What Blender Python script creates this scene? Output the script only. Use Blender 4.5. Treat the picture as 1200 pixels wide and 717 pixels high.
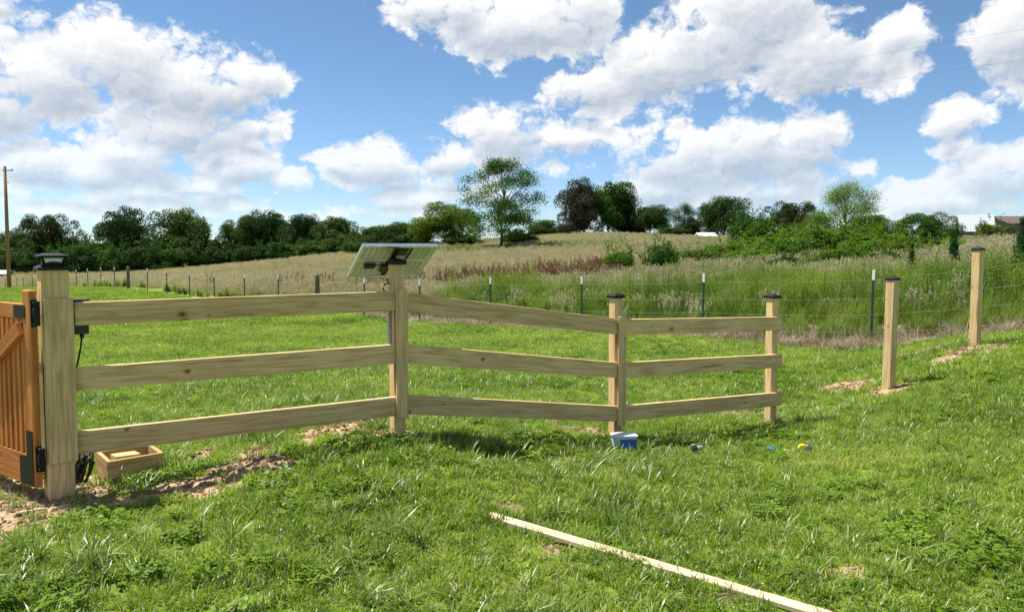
import bpy, bmesh, math, random
import numpy as np
from mathutils import Vector, Matrix, Euler

random.seed(11)
RNG = np.random.default_rng(7)
scene = bpy.context.scene
for o in list(bpy.data.objects):
    bpy.data.objects.remove(o)
COL = scene.collection

# ------------------------------------------------------------------ camera
EYE = 1.5
FPX = 870.0
PITCH = math.radians(3.2)
HORIZON = 292.0
cam_data = bpy.data.cameras.new('camera')
cam = bpy.data.objects.new('camera', cam_data)
COL.objects.link(cam)
cam.location = (0, 0, EYE)
cam.rotation_euler = (math.radians(90) - PITCH, 0, 0)
cam_data.sensor_width = 36.0
cam_data.lens = FPX / 1200.0 * 36.0
cam_data.shift_y = -((358.5 - FPX * math.tan(PITCH)) - HORIZON) / 1200.0
cam_data.clip_start = 0.05
cam_data.clip_end = 20000
scene.camera = cam

# ------------------------------------------------------------------ sun and exposure
SUN_EL = math.radians(64)
SUN_DIR = Vector((-0.93, 0.36, 0)).normalized()          # horizontal direction towards the sun
to_sun = Vector((SUN_DIR.x * math.cos(SUN_EL), SUN_DIR.y * math.cos(SUN_EL), math.sin(SUN_EL)))
sun_data = bpy.data.lights.new('sun', 'SUN')
sun_data.energy = 4.8
sun_data.angle = math.radians(0.53)
sun_data.color = (1.0, 0.955, 0.87)
sun = bpy.data.objects.new('sun', sun_data)
COL.objects.link(sun)
sun.rotation_euler = to_sun.to_track_quat('Z', 'Y').to_euler()
sun.location = to_sun * 60
scene.view_settings.view_transform = 'Standard'
scene.view_settings.look = 'None'
scene.view_settings.exposure = 0.85
scene.view_settings.gamma = 1.0
scene.view_settings.use_curve_mapping = False
scene.render.engine = 'CYCLES'
scene.cycles.max_bounces = 5
scene.cycles.diffuse_bounces = 2
scene.cycles.transmission_bounces = 4
scene.cycles.transparent_max_bounces = 8
scene.cycles.use_denoising = True


# ------------------------------------------------------------------ node helpers
class S:
    """A socket with arithmetic that makes Math nodes."""
    def __init__(self, nt, sock):
        self.nt, self.sock = nt, sock

    def op(self, kind, *others, clamp=False):
        n = self.nt.nodes.new('ShaderNodeMath')
        n.operation = kind
        n.use_clamp = clamp
        for i, v in enumerate((self,) + others):
            if isinstance(v, S):
                self.nt.links.new(v.sock, n.inputs[i])
            else:
                n.inputs[i].default_value = v
        return S(self.nt, n.outputs[0])

    def __add__(self, o): return self.op('ADD', o)
    def __radd__(self, o): return self.op('ADD', o)
    def __sub__(self, o): return self.op('SUBTRACT', o)
    def __mul__(self, o): return self.op('MULTIPLY', o)
    def __rmul__(self, o): return self.op('MULTIPLY', o)
    def mad(self, a, b): return self.op('MULTIPLY_ADD', a, b)
    def max(self, o): return self.op('MAXIMUM', o)
    def min(self, o): return self.op('MINIMUM', o)
    def smax(self, o, d): return self.op('SMOOTH_MAX', o, d)
    def ramp(self, a, b, lo=0.0, hi=1.0, smooth=True):
        n = self.nt.nodes.new('ShaderNodeMapRange')
        n.interpolation_type = 'SMOOTHSTEP' if smooth else 'LINEAR'
        n.clamp = True
        self.nt.links.new(self.sock, n.inputs['Value'])
        n.inputs['From Min'].default_value = a
        n.inputs['From Max'].default_value = b
        n.inputs['To Min'].default_value = lo
        n.inputs['To Max'].default_value = hi
        return S(self.nt, n.outputs['Result'])


def combine(nt, x, y, z=0.0):
    n = nt.nodes.new('ShaderNodeCombineXYZ')
    for i, v in enumerate((x, y, z)):
        if isinstance(v, S):
            nt.links.new(v.sock, n.inputs[i])
        else:
            n.inputs[i].default_value = v
    return n.outputs[0]


def noise(nt, vec, scale, detail=4.0, rough=0.55, dist=0.0, out=0, kind=None):
    n = nt.nodes.new('ShaderNodeTexNoise')
    if kind:
        n.noise_type = kind
    nt.links.new(vec, n.inputs['Vector'])
    n.inputs['Scale'].default_value = scale
    n.inputs['Detail'].default_value = detail
    n.inputs['Roughness'].default_value = rough
    n.inputs['Distortion'].default_value = dist
    return S(nt, n.outputs[out])


def mixc(nt, fac, a, b, blend='MIX'):
    n = nt.nodes.new('ShaderNodeMix')
    n.data_type = 'RGBA'
    n.blend_type = blend
    for idx, v in ((0, fac), (6, a), (7, b)):
        if isinstance(v, S):
            nt.links.new(v.sock, n.inputs[idx])
        elif isinstance(v, bpy.types.NodeSocket):
            nt.links.new(v, n.inputs[idx])
        elif isinstance(v, (tuple, list)):
            n.inputs[idx].default_value = (v[0], v[1], v[2], 1)
        else:
            n.inputs[idx].default_value = v
    return S(nt, n.outputs[2])


# ------------------------------------------------------------------ world: clear sky with cumulus
world = bpy.data.worlds.new('World')
scene.world = world
world.use_nodes = True
wt = world.node_tree
wt.nodes.clear()
sky = wt.nodes.new('ShaderNodeTexSky')
sky.sky_type = 'NISHITA'
sky.sun_disc = False
sky.sun_elevation = SUN_EL
sky.sun_rotation = math.atan2(SUN_DIR.x, SUN_DIR.y)
sky.altitude = 200
sky.air_density = 1.0
sky.dust_density = 0.05
sky.ozone_density = 2.0
tc = wt.nodes.new('ShaderNodeTexCoord')
sep = wt.nodes.new('ShaderNodeSeparateXYZ')
wt.links.new(tc.outputs['Generated'], sep.inputs[0])
DX, DY, DZ = (S(wt, sep.outputs[i]) for i in range(3))
AZ = DX.op('ARCTAN2', DY)                 # 0 ahead, + to the right
EL = DZ.op('ARCSINE')

# cumulus banks: azimuth / elevation centre and extent, in hundredths of a radian
def sky_pos(px, py):
    az = math.atan((px - 600) / FPX)
    el = math.atan((HORIZON - py) / FPX * math.cos(az))
    return az * 100, el * 100

CLOUDS = [  # px, py, half width, up, down, weight
    (140, 82, 82, 58, 50, 1.1), (62, 105, 75, 55, 45, 1), (235, 108, 90, 50, 48, 1.1), (300, 100, 48, 36, 30, .9), (10, 125, 50, 40, 45, .9),
    (225, 150, 90, 45, 50, 1), (300, 152, 42, 28, 20, .9), (45, 198, 46, 40, 26, 1.0), (105, 208, 68, 32, 24, 1.0), (170, 190, 66, 42, 38, 1.0),
    (288, 203, 48, 36, 24, 1.05), (335, 215, 36, 20, 14, .95), (225, 218, 56, 20, 16, .95), (75, 250, 52, 18, 12, .8), (185, 246, 75, 20, 12, .8),
    (275, 242, 46, 18, 12, .8), (330, 254, 45, 10, 8, .5), (12, 8, 50, 22, 20, .9),
    (520, 22, 80, 40, 24, 1), (600, 42, 95, 50, 42, 1.15), (675, 30, 60, 60, 50, 1), (700, 108, 75, 40, 40, .95), (770, 90, 85, 60, 45, 1.1),
    (835, 55, 80, 62, 60, 1.1), (880, 20, 85, 60, 60, 1.1), (945, 75, 75, 62, 55, 1.1), (1015, 75, 45, 32, 40, .85), (1045, 45, 40, 24, 28, .85),
    (590, 162, 60, 42, 34, .95), (665, 165, 70, 26, 22, .9), (610, 192, 80, 22, 16, .8), (530, 192, 58, 32, 26, .95), (440, 195, 68, 32, 34, 1.05), (385, 185, 36, 10, 9, .75),
    (470, 236, 66, 26, 20, .95), (420, 246, 40, 14, 12, .65), (560, 228, 70, 20, 16, .85),
    (800, 200, 82, 58, 40, 1), (870, 175, 70, 46, 50, 1), (935, 180, 55, 55, 42, 1.05), (985, 198, 34, 16, 18, .85), (770, 228, 66, 34, 26, .95), (890, 225, 90, 32, 26, .9),
    (1070, 78, 15, 20, 16, .7), (1115, 148, 32, 34, 28, .9), (1104, 176, 18, 10, 12, .75), (1180, 52, 55, 62, 55, 1.1), (1215, 60, 60, 70, 50, 1),
    (1175, 212, 60, 45, 36, .95), (1100, 238, 70, 28, 24, .95), (1210, 195, 40, 32, 36, .9), (1010, 262, 70, 12, 10, .5), (690, 250, 60, 18, 12, .6),
]
UV = combine(wt, AZ * 100.0, EL * 100.0)


def vmath(op, a, *rest):
    n = wt.nodes.new('ShaderNodeVectorMath')
    n.operation = op
    for i, v in enumerate((a,) + rest):
        if isinstance(v, tuple): n.inputs[i].default_value = v
        else: wt.links.new(v, n.inputs[i])
    return n


def bank_field(p, g):
    h = g
    for px, py, a, bu, bl, w in CLOUDS:
        b = (bu + bl) / 2
        cu, cv = sky_pos(px, py - (bu - bl) / 2)
        sa, sb = FPX / (a * 100), FPX / (b * 100)
        d = vmath('MULTIPLY_ADD', p, (sa, sb, 0), (-cu * sa, -cv * sb, 0)).outputs[0]
        q = S(wt, vmath('DOT_PRODUCT', d, d).outputs['Value'])
        h = h.smax(q.mad(-w, w), 0.35)
    return h


def noise2(vec, scale, detail, rough):
    n = noise(wt, vec, scale, detail, rough)
    n.sock.node.noise_dimensions = '2D'
    return n


# the same kind of cloud goes on outside the framed part of the sky
u_, v_ = AZ * 100.0, EL * 100.0
outside = u_.op('ABSOLUTE').ramp(66, 74).max(v_.ramp(34, 42))
g = noise2(vmath('MULTIPLY', UV, (0.045, 0.075, 0)).outputs[0], 1.0, 1.0, 0.5).mad(7.0, -3.75)
g = g.op('MULTIPLY_ADD', outside, outside.mad(3.0, -3.0)).min(1.1)
# billowing relief of the cumulus
fine = vmath('MULTIPLY', UV, (0.12, 0.15, 0)).outputs[0]
nz = wt.nodes.new('ShaderNodeTexNoise')
nz.noise_dimensions = '2D'
wt.links.new(fine, nz.inputs['Vector'])
nz.inputs['Scale'].default_value = 3.2
nz.inputs['Detail'].default_value = 3
nz.inputs['Roughness'].default_value = 0.6
fine = vmath('MULTIPLY_ADD', nz.outputs['Color'], (0.30, 0.30, 0), fine).outputs[0]


def puffs(p):
    v = wt.nodes.new('ShaderNodeTexVoronoi')
    v.voronoi_dimensions = '2D'
    v.feature = 'F1'
    v.normalize = True
    wt.links.new(p, v.inputs['Vector'])
    v.inputs['Scale'].default_value = 1.9
    v.inputs['Detail'].default_value = 3.0
    v.inputs['Roughness'].default_value = 0.55
    v.inputs['Lacunarity'].default_value = 2.3
    return S(wt, v.outputs['Distance'])


def cloud_detail(p):
    f = noise2(p, 1.3, 7.0, 0.56)
    return f.mad(2.7, -1.50) + puffs(p).mad(-2.2, 0.62)


b0 = bank_field(UV, g)
b2 = bank_field(vmath('ADD', UV, (-0.7, 2.2, 0)).outputs[0], g)
h0 = b0 + cloud_detail(fine)
h1 = b0 + cloud_detail(vmath('ADD', fine, (-0.05, 0.10, 0)).outputs[0])
dens = h0.ramp(-0.28, 0.44)
# light and shade of the cumulus: lit where little cloud lies between a point and the sun, grey under the thick parts
puff = (h0 - h1).mad(0.50, 0.5).op('ADD', 0.0, clamp=True)
under = (b2 - b0).ramp(-0.65, 0.30)
deep = b0.ramp(0.05, 0.8)
core = h0.ramp(0.3, 1.6)
shade = puff.mad(0.62, 0.58) - under * deep.mad(0.62, 0.12) - core * 0.10
shade = shade.op('ADD', 0.0, clamp=True)
CLOUD_GREY, CLOUD_WHITE = (5.7, 6.5, 7.6), (11.6, 11.6, 11.5)
ccol = mixc(wt, shade.ramp(0.08, 0.80, smooth=False), CLOUD_GREY, CLOUD_WHITE)
tint = mixc(wt, EL.ramp(0.0, 0.30), (1.08, 1.30, 1.66), (1.02, 1.22, 1.36))
skyc = mixc(wt, 1.0, sky.outputs[0], tint, 'MULTIPLY')
haze_mix = EL.ramp(0.0, 0.18, 0.6, 0.97)
final = mixc(wt, dens * haze_mix, skyc, ccol)
bg = wt.nodes.new('ShaderNodeBackground')
bg.inputs['Strength'].default_value = 0.05
wt.links.new(final.sock, bg.inputs['Color'])
wo = wt.nodes.new('ShaderNodeOutputWorld')
wt.links.new(bg.outputs[0], wo.inputs['Surface'])
world.cycles.sampling_method = 'NONE'


# ------------------------------------------------------------------ picture <-> place
CP, SP = math.cos(PITCH), math.sin(PITCH)


def ray(px, py):
    """Direction (x, 1, z) per metre of forward distance for a point of the photograph."""
    cx = (px - 600.0) / FPX
    cyo = -(py - HORIZON) / FPX + math.tan(PITCH)      # height above the optical axis
    fwd = CP + cyo * SP
    up = -SP + cyo * CP
    return Vector((cx / fwd, 1.0, up / fwd))


def at(px, py, d):
    r = ray(px, py)
    return Vector((r.x * d, d, EYE + r.z * d))


# ------------------------------------------------------------------ terrain height
CTRL = []


def ctrl(px, py, d):
    p = at(px, py, d)
    CTRL.append((p.x, p.y, p.z))


for a in (70, 583, 4.45), (465, 512, 5.45), (718, 514, 6.65), (907, 493, 7.75), (1041, 455, 8.45), (1142, 408, 9.6):
    ctrl(*a)
for a in (1022, 398, 13.5), (824, 393, 15.7), (681, 387, 17.9), (574, 381, 20.2), (491, 377, 22.5), (326, 360, 29.5), (251, 353, 34.1), (195, 345, 38.8), \
         (134, 338, 45.8), (90, 337, 52.9), (46, 338, 62), (15, 339, 68):
    ctrl(*a)
for a in (100, 318, 140), (0, 319, 140), (300, 310, 130), (400, 300, 118), (500, 292, 108), (590, 291, 100), (700, 278, 120), (800, 280, 115), (870, 283, 105), \
         (600, 335, 35), (600, 318, 50), (600, 303, 75), (450, 322, 60), (250, 330, 75), (250, 318, 105), (760, 315, 45), (780, 297, 75), \
         (900, 370, 19), (900, 335, 28), (900, 310, 42), (900, 292, 70), (1050, 378, 15), (1050, 335, 24), (1050, 305, 38), (1050, 293, 60), \
         (1190, 386, 12), (1190, 345, 18), (1190, 310, 30), (1190, 287, 60), (1300, 284, 60), (1300, 330, 20), (720, 300, 62), (1000, 286, 100), (1150, 285, 100), (-100, 325, 130):
    ctrl(*a)
for u in np.radians([-175, -120, -75, -40, 0, 40, 75, 120, 175]):
    for r in (0.5, 1.5, 3.0):
        CTRL.append((r * math.sin(u), r * math.cos(u), 0.0))
    if abs(u) > 1.2:
        for r in (10, 50, 200):
            CTRL.append((r * math.sin(u), r * math.cos(u), 0.0 if u < 0 else 0.6))
for u, z in ((-40, -4.5), (-20, -3), (0, 0), (20, 1), (40, 1)):
    u = math.radians(u)
    CTRL.append((250 * math.sin(u), 250 * math.cos(u), z))
    CTRL.append((900 * math.sin(u), 900 * math.cos(u), -2))
    CTRL.append((4000 * math.sin(u), 4000 * math.cos(u), -8))
CT = np.array(CTRL)


def lp(x, y):
    r = np.sqrt(x * x + y * y) + 1e-6
    return np.stack([np.arctan2(x, y) * 1.6, np.log(np.maximum(r, 0.4))], -1)


_P = lp(CT[:, 0], CT[:, 1])
_D = np.sqrt(((_P[:, None, :] - _P[None, :, :]) ** 2).sum(-1) + 0.02)
_A = np.block([[-_D + np.eye(len(_P)) * -0.01, np.ones((len(_P), 1))], [np.ones((1, len(_P))), np.zeros((1, 1))]])
_W = np.linalg.solve(_A, np.append(CT[:, 2], 0.0))


def smooth01(t):
    t = np.clip(t, 0, 1)
    return t * t * (3 - 2 * t)


def vnoise(x, y, seed=0):
    """Cheap value noise for arrays."""
    xi, yi = np.floor(x).astype(np.int64), np.floor(y).astype(np.int64)
    fx, fy = x - xi, y - yi
    fx, fy = fx * fx * (3 - 2 * fx), fy * fy * (3 - 2 * fy)

    def h(a, b):
        n = (a * 374761393 + b * 668265263 + seed * 974711) & 0x7fffffff
        n = ((n ^ (n >> 13)) * 1274126177) & 0x7fffffff
        return ((n ^ (n >> 16)) & 0xffff) / 65535.0
    return (h(xi, yi) * (1 - fx) + h(xi + 1, yi) * fx) * (1 - fy) + (h(xi, yi + 1) * (1 - fx) + h(xi + 1, yi + 1) * fx) * fy


def base_z(x, y):
    x, y = np.asarray(x, float), np.asarray(y, float)
    sh = x.shape
    q = lp(x.ravel(), y.ravel())
    out = np.empty(len(q))
    for i in range(0, len(q), 20000):
        d = np.sqrt(((q[i:i + 20000, None, :] - _P[None, :, :]) ** 2).sum(-1) + 0.02)
        out[i:i + 20000] = -d @ _W[:-1] + _W[-1]
    return out.reshape(sh)


def hit(px, py, fn=None):
    """Where the sight line through a point of the photograph meets the terrain."""
    r = ray(px, py)
    d = np.geomspace(2.0, 300, 1500)
    gap = EYE + r.z * d - base_z(r.x * d, d)
    k = int(np.argmax(gap < 0)) if (gap < 0).any() else len(d) - 1
    return r.x * d[k], d[k]


DIRT = []   # x, y, rx, ry, angle, height
for px, py, rx, ry, h in [(22, 604, .34, .30, .02), (-50, 600, .5, .35, .02), (60, 588, .22, .10, .02), (140, 586, .25, .06, .0), (215, 574, .26, .09, .03),
                          (285, 553, .22, .11, .05), (235, 541, .09, .07, .07), (318, 548, .14, .09, .03), (300, 533, .14, .07, .05),
                          (395, 508, .26, .13, .06), (425, 500, .14, .08, .06), (360, 517, .1, .06, .02), (470, 511, .20, .10, .03), (655, 505, .16, .1, .03), (690, 508, .3, .1, .03),
                          (595, 590, .07, .035, 0), (656, 646, .07, .035, 0), (868, 484, .28, .08, .02), (905, 494, .17, .09, .03), (990, 452, .27, .14, .03),
                          (1042, 456, .22, .11, .03), (1088, 410, .55, .25, .03), (1145, 410, .35, .18, .04), (997, 673, .09, .035, 0), (852, 703, .05, .03, 0), (1105, 424, .18, .08, .01)]:
    x, y = hit(px, py)
    DIRT.append((x, y, rx, ry, h * .9))


def dirt_mask(x, y):
    m = np.zeros_like(x)
    hh = np.zeros_like(x)
    wob = vnoise(x * 9, y * 9, 3) * 0.9 + vnoise(x * 24, y * 24, 4) * 0.6 - 0.75
    for cx, cy, rx, ry, h in DIRT:
        q = np.sqrt(((x - cx) / (rx * 1.25)) ** 2 + ((y - cy) / (ry * 2.1)) ** 2)
        v = smooth01((1.15 - q + wob * 0.8) / 0.4)
        m = np.maximum(m, v)
        hh = np.maximum(hh, h * smooth01((1.25 - q) / 1.0))
    return m, hh


# wire fence line: camera side negative, pasture side positive
FA, FD = np.array([6.55, 13.5]), np.array([-2.2, 2.325]) / math.hypot(2.2, 2.325)


def side(x, y):
    return (x - FA[0]) * FD[1] * 1.0 + (y - FA[1]) * -FD[0] * 1.0


def along(x, y):
    return (x - FA[0]) * FD[0] + (y - FA[1]) * FD[1]


def straw_mask(x, y):
    s, t = side(x, y), along(x, y)
    wob = vnoise(x * 1.3, y * 1.3, 9) * 0.7 + vnoise(x * 5, y * 5, 8) * 0.3
    m = smooth01((s + 0.85 + wob * 0.8 - 0.35) / 0.4) * smooth01((0.9 - s + wob * .5) / 0.5)
    return m * (1 - smooth01((t - 13) / 6))


def ground_z(x, y, fine=True):
    x, y = np.asarray(x, float), np.asarray(y, float)
    z = base_z(x, y)
    r = np.sqrt(x * x + y * y)
    near = np.clip(1 - r / 40, 0, 1)
    z = z + near * ((vnoise(x * 1.7, y * 1.7, 1) - .5) * 0.05 + (vnoise(x * 5, y * 5, 2) - .5) * 0.025)
    m, h = dirt_mask(x, y)
    lum_ = (vnoise(x * 14, y * 14, 5) - .45) * 0.6 + (vnoise(x * 32, y * 32, 6) - .5) * 0.35
    z = z + h * (1 + lum_) * 1.0 + m * (lum_ * 0.028 - 0.01)
    return z


def gz(x, y):
    return float(ground_z(np.array([x]), np.array([y]))[0])


# ------------------------------------------------------------------ object helpers
def tag(o, label=None, category=None, group=None, kind=None):
    if label: o['label'] = label
    if category: o['category'] = category
    if group: o['group'] = group
    if kind: o['kind'] = kind
    return o


def empty(name, loc=(0, 0, 0), rz=0.0):
    o = bpy.data.objects.new(name, None)
    o.empty_display_size = 0.1
    COL.objects.link(o)
    o.location = loc
    o.rotation_euler = (0, 0, rz)
    o.matrix_basis = Matrix.Translation(Vector(loc)) @ Matrix.Rotation(rz, 4, 'Z')
    return o


def link(name, me, material=None, parent=None, world=None):
    """Link a mesh as one object; world is its matrix in the place, parent its thing or part."""
    o = bpy.data.objects.new(name, me)
    COL.objects.link(o)
    if material and not me.materials:
        me.materials.append(material)
    world = world if world is not None else Matrix.Identity(4)
    WM[o.name] = world
    if parent is not None:
        o.parent = parent
        o.matrix_basis = wmat(parent).inverted() @ world
    else:
        o.matrix_basis = world
    return o


WM = {}


def wmat(o):
    if o.name in WM:
        return WM[o.name]
    return o.matrix_basis.copy()


def mesh_np(name, verts, faces, smooth=False):
    me = bpy.data.meshes.new(name)
    verts = np.ascontiguousarray(verts, np.float32)
    faces = np.ascontiguousarray(faces, np.int32)
    n, k = faces.shape
    me.vertices.add(len(verts))
    me.vertices.foreach_set('co', verts.ravel())
    me.loops.add(n * k)
    me.loops.foreach_set('vertex_index', faces.ravel())
    me.polygons.add(n)
    me.polygons.foreach_set('loop_start', np.arange(0, n * k, k, dtype=np.int32))
    me.polygons.foreach_set('loop_total', np.full(n, k, np.int32))
    if smooth:
        me.polygons.foreach_set('use_smooth', np.ones(n, bool))
    me.update(calc_edges=True)
    return me


def bm_mesh(name, bm, smooth=False):
    me = bpy.data.meshes.new(name)
    bmesh.ops.recalc_face_normals(bm, faces=bm.faces)
    if smooth:
        for f in bm.faces: f.smooth = True
    bm.to_mesh(me)
    bm.free()
    return me


def box_mesh(name, sx, sy, sz, bevel=0.003, seg=1):
    bm = bmesh.new()
    bmesh.ops.create_cube(bm, size=1.0)
    bmesh.ops.scale(bm, vec=(sx, sy, sz), verts=bm.verts)
    if bevel:
        bmesh.ops.bevel(bm, geom=bm.edges[:], offset=bevel, segments=seg, affect='EDGES', profile=0.6)
    return bm_mesh(name, bm)


def frame(o, ex, ey, ez):
    m = Matrix.Identity(4)
    for i, e in enumerate((ex, ey, ez)):
        m[0][i], m[1][i], m[2][i] = e.x, e.y, e.z
    m[0][3], m[1][3], m[2][3] = o.x, o.y, o.z
    return m


def board(name, a, b, width, thick, normal, material, parent, bevel=0.003, up=None):
    """A board from a to b; width across its face, thick along its normal, a-b is the middle of its front face."""
    a, b = Vector(a), Vector(b)
    ex = (b - a).normalized()
    n = Vector(normal)
    n = (n - ex * n.dot(ex)).normalized()
    ez = ex.cross(n) * -1
    if ez.z < 0: ez = -ez
    ey = ez.cross(ex)
    c = (a + b) / 2 - n * thick / 2
    L = (b - a).length
    me = box_mesh(name, L, thick, width, bevel)
    return link(name, me, material, parent, frame(c, ex, ey, ez))


def tube_mesh(name, pts, r, sides=6, closed=False, caps=True, taper=None):
    pts = [Vector(p) for p in pts]
    V, F = [], []
    n = len(pts)
    ref = Vector((0.123, 0.31, 0.94))
    for i, p in enumerate(pts):
        t = (pts[min(i + 1, n - 1)] - pts[max(i - 1, 0)]).normalized()
        u = t.cross(ref)
        if u.length < 1e-3: u = t.cross(Vector((1, 0, 0)))
        u.normalize()
        w = t.cross(u)
        rr = r if taper is None else taper[i]
        for k in range(sides):
            a = 2 * math.pi * k / sides
            V.append(p + (u * math.cos(a) + w * math.sin(a)) * rr)
    for i in range(n - 1):
        for k in range(sides):
            F.append((i * sides + k, i * sides + (k + 1) % sides, (i + 1) * sides + (k + 1) % sides, (i + 1) * sides + k))
    me = bpy.data.meshes.new(name)
    if caps:
        F.append(tuple(range(sides))[::-1])
        F.append(tuple((n - 1) * sides + k for k in range(sides)))
    me.from_pydata([tuple(v) for v in V], [], F)
    for p in me.polygons: p.use_smooth = len(p.vertices) == 4
    me.update()
    return me


def prism_mesh(name, outline, depth, bevel=0.0, seg=2):
    """Extrude an XZ outline along +Y by depth."""
    bm = bmesh.new()
    vs = [bm.verts.new((x, 0, z)) for x, z in outline]
    f = bm.faces.new(vs)
    r = bmesh.ops.extrude_face_region(bm, geom=[f])
    for v in r['geom']:
        if isinstance(v, bmesh.types.BMVert): v.co.y += depth
    if bevel:
        bmesh.ops.bevel(bm, geom=bm.edges[:], offset=bevel, segments=seg, affect='EDGES')
    return bm_mesh(name, bm)


# ------------------------------------------------------------------ materials
def new_mat(name):
    m = bpy.data.materials.new(name)
    m.use_nodes = True
    nt = m.node_tree
    nt.nodes.clear()
    out = nt.nodes.new('ShaderNodeOutputMaterial')
    return m, nt, out


def principled(nt, out, color, rough=0.6, metallic=0.0, normal=None, spec=0.5):
    p = nt.nodes.new('ShaderNodeBsdfPrincipled')
    if isinstance(color, S): nt.links.new(color.sock, p.inputs['Base Color'])
    else: p.inputs['Base Color'].default_value = (*color, 1)
    if isinstance(rough, S): nt.links.new(rough.sock, p.inputs['Roughness'])
    else: p.inputs['Roughness'].default_value = rough
    p.inputs['Metallic'].default_value = metallic
    p.inputs['Specular IOR Level'].default_value = spec
    if normal is not None: nt.links.new(normal, p.inputs['Normal'])
    nt.links.new(p.outputs[0], out.inputs['Surface'])
    return p


def bump(nt, h, strength=0.3, dist=0.01):
    b = nt.nodes.new('ShaderNodeBump')
    b.inputs['Strength'].default_value = strength
    b.inputs['Distance'].default_value = dist
    nt.links.new(h.sock, b.inputs['Height'])
    return b.outputs[0]


def coords(nt, kind='Object'):
    return nt.nodes.new('ShaderNodeTexCoord').outputs[kind]


def vmul(nt, vec, s, add=None):
    n = nt.nodes.new('ShaderNodeVectorMath')
    n.operation = 'MULTIPLY'
    nt.links.new(vec, n.inputs[0])
    n.inputs[1].default_value = s
    return n.outputs[0]


def plain(name, color, rough=0.5, metallic=0.0, var=0.15, scale=30, spec=0.5):
    m, nt, out = new_mat(name)
    f = noise(nt, coords(nt), scale, 4, 0.6)
    c = mixc(nt, f.ramp(0.3, 0.7), tuple(v * (1 - var) for v in color), tuple(min(1, v * (1 + var)) for v in color))
    principled(nt, out, c, rough, metallic, bump(nt, f, 0.08, 0.002), spec)
    return m


def wood(name, light, dark, knot, axis=0, rough=0.75, knots=True, gscale=1.0):
    m, nt, out = new_mat(name)
    co = coords(nt)
    oi = nt.nodes.new('ShaderNodeObjectInfo')
    rnd = S(nt, oi.outputs['Random'])
    off = combine(nt, rnd * 37.0, rnd * 11.0, rnd * 23.0)
    add = nt.nodes.new('ShaderNodeVectorMath')
    add.operation = 'ADD'
    nt.links.new(co, add.inputs[0])
    nt.links.new(off, add.inputs[1])
    co = add.outputs[0]
    sc = [9.0, 9.0, 9.0]
    sc[axis] = 0.55
    st = vmul(nt, co, tuple(s * gscale for s in sc))
    n1 = noise(nt, st, 1.6, 3, 0.5)
    rings = (n1 * 34.0).op('SINE').mad(0.5, 0.5)
    sf = [70.0, 70.0, 70.0]
    sf[axis] = 3.0
    fine = noise(nt, vmul(nt, co, tuple(sf)), 1.5, 4, 0.65)
    blot = noise(nt, co, 2.6, 3, 0.6)
    c = mixc(nt, rings.op('POWER', 2.4) * 0.75, light, dark)
    c = mixc(nt, fine.ramp(0.38, 0.75) * 0.55, c, tuple(d * 0.8 for d in dark))
    c = mixc(nt, blot.ramp(0.45, 0.75) * 0.35, c, tuple(d * 0.9 for d in dark))
    # tint differs from board to board
    tint = mixc(nt, rnd, (0.90, 0.88, 0.85), (1.05, 1.02, 0.98))
    c = mixc(nt, 1.0, c, tint, 'MULTIPLY')
    if knots:
        vo = nt.nodes.new('ShaderNodeTexVoronoi')
        vo.inputs['Scale'].default_value = 6.4
        sk = [1.0, 1.0, 1.0]
        sk[axis] = 0.75
        sk[1] = 0.0 if axis != 1 else sk[1]
        nt.links.new(vmul(nt, co, tuple(sk)), vo.inputs['Vector'])
        d = S(nt, vo.outputs['Distance'])
        wob = noise(nt, co, 45, 2, 0.5)
        sepc = nt.nodes.new('ShaderNodeSeparateColor')
        nt.links.new(vo.outputs['Color'], sepc.inputs[0])
        kr = S(nt, sepc.outputs[0])
        dk = (d + wob.mad(0.06, -0.03)).op('DIVIDE', kr.op('POWER', 1.5).mad(1.15, 0.22))     # knots differ in size
        c = mixc(nt, dk.ramp(0.08, 0.19, 0.6, 0.0), c, tuple(k * 1.9 for k in knot))
        c = mixc(nt, dk.ramp(0.045, 0.095, 0.85, 0.0), c, knot)
        ss = [26.0, 26.0, 26.0]
        ss[axis] = 1.1
        streak = noise(nt, vmul(nt, co, tuple(ss)), 1.0, 2, 0.5)
        c = mixc(nt, streak.ramp(0.66, 0.74, 0.0, 0.6), c, tuple(k * 2.6 for k in knot))
    hgt = fine * 0.6 + rings * 0.3
    principled(nt, out, c, fine.ramp(0.2, 0.8, rough - 0.1, rough + 0.1), 0, bump(nt, hgt, 0.25, 0.003), 0.3)
    return m


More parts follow.
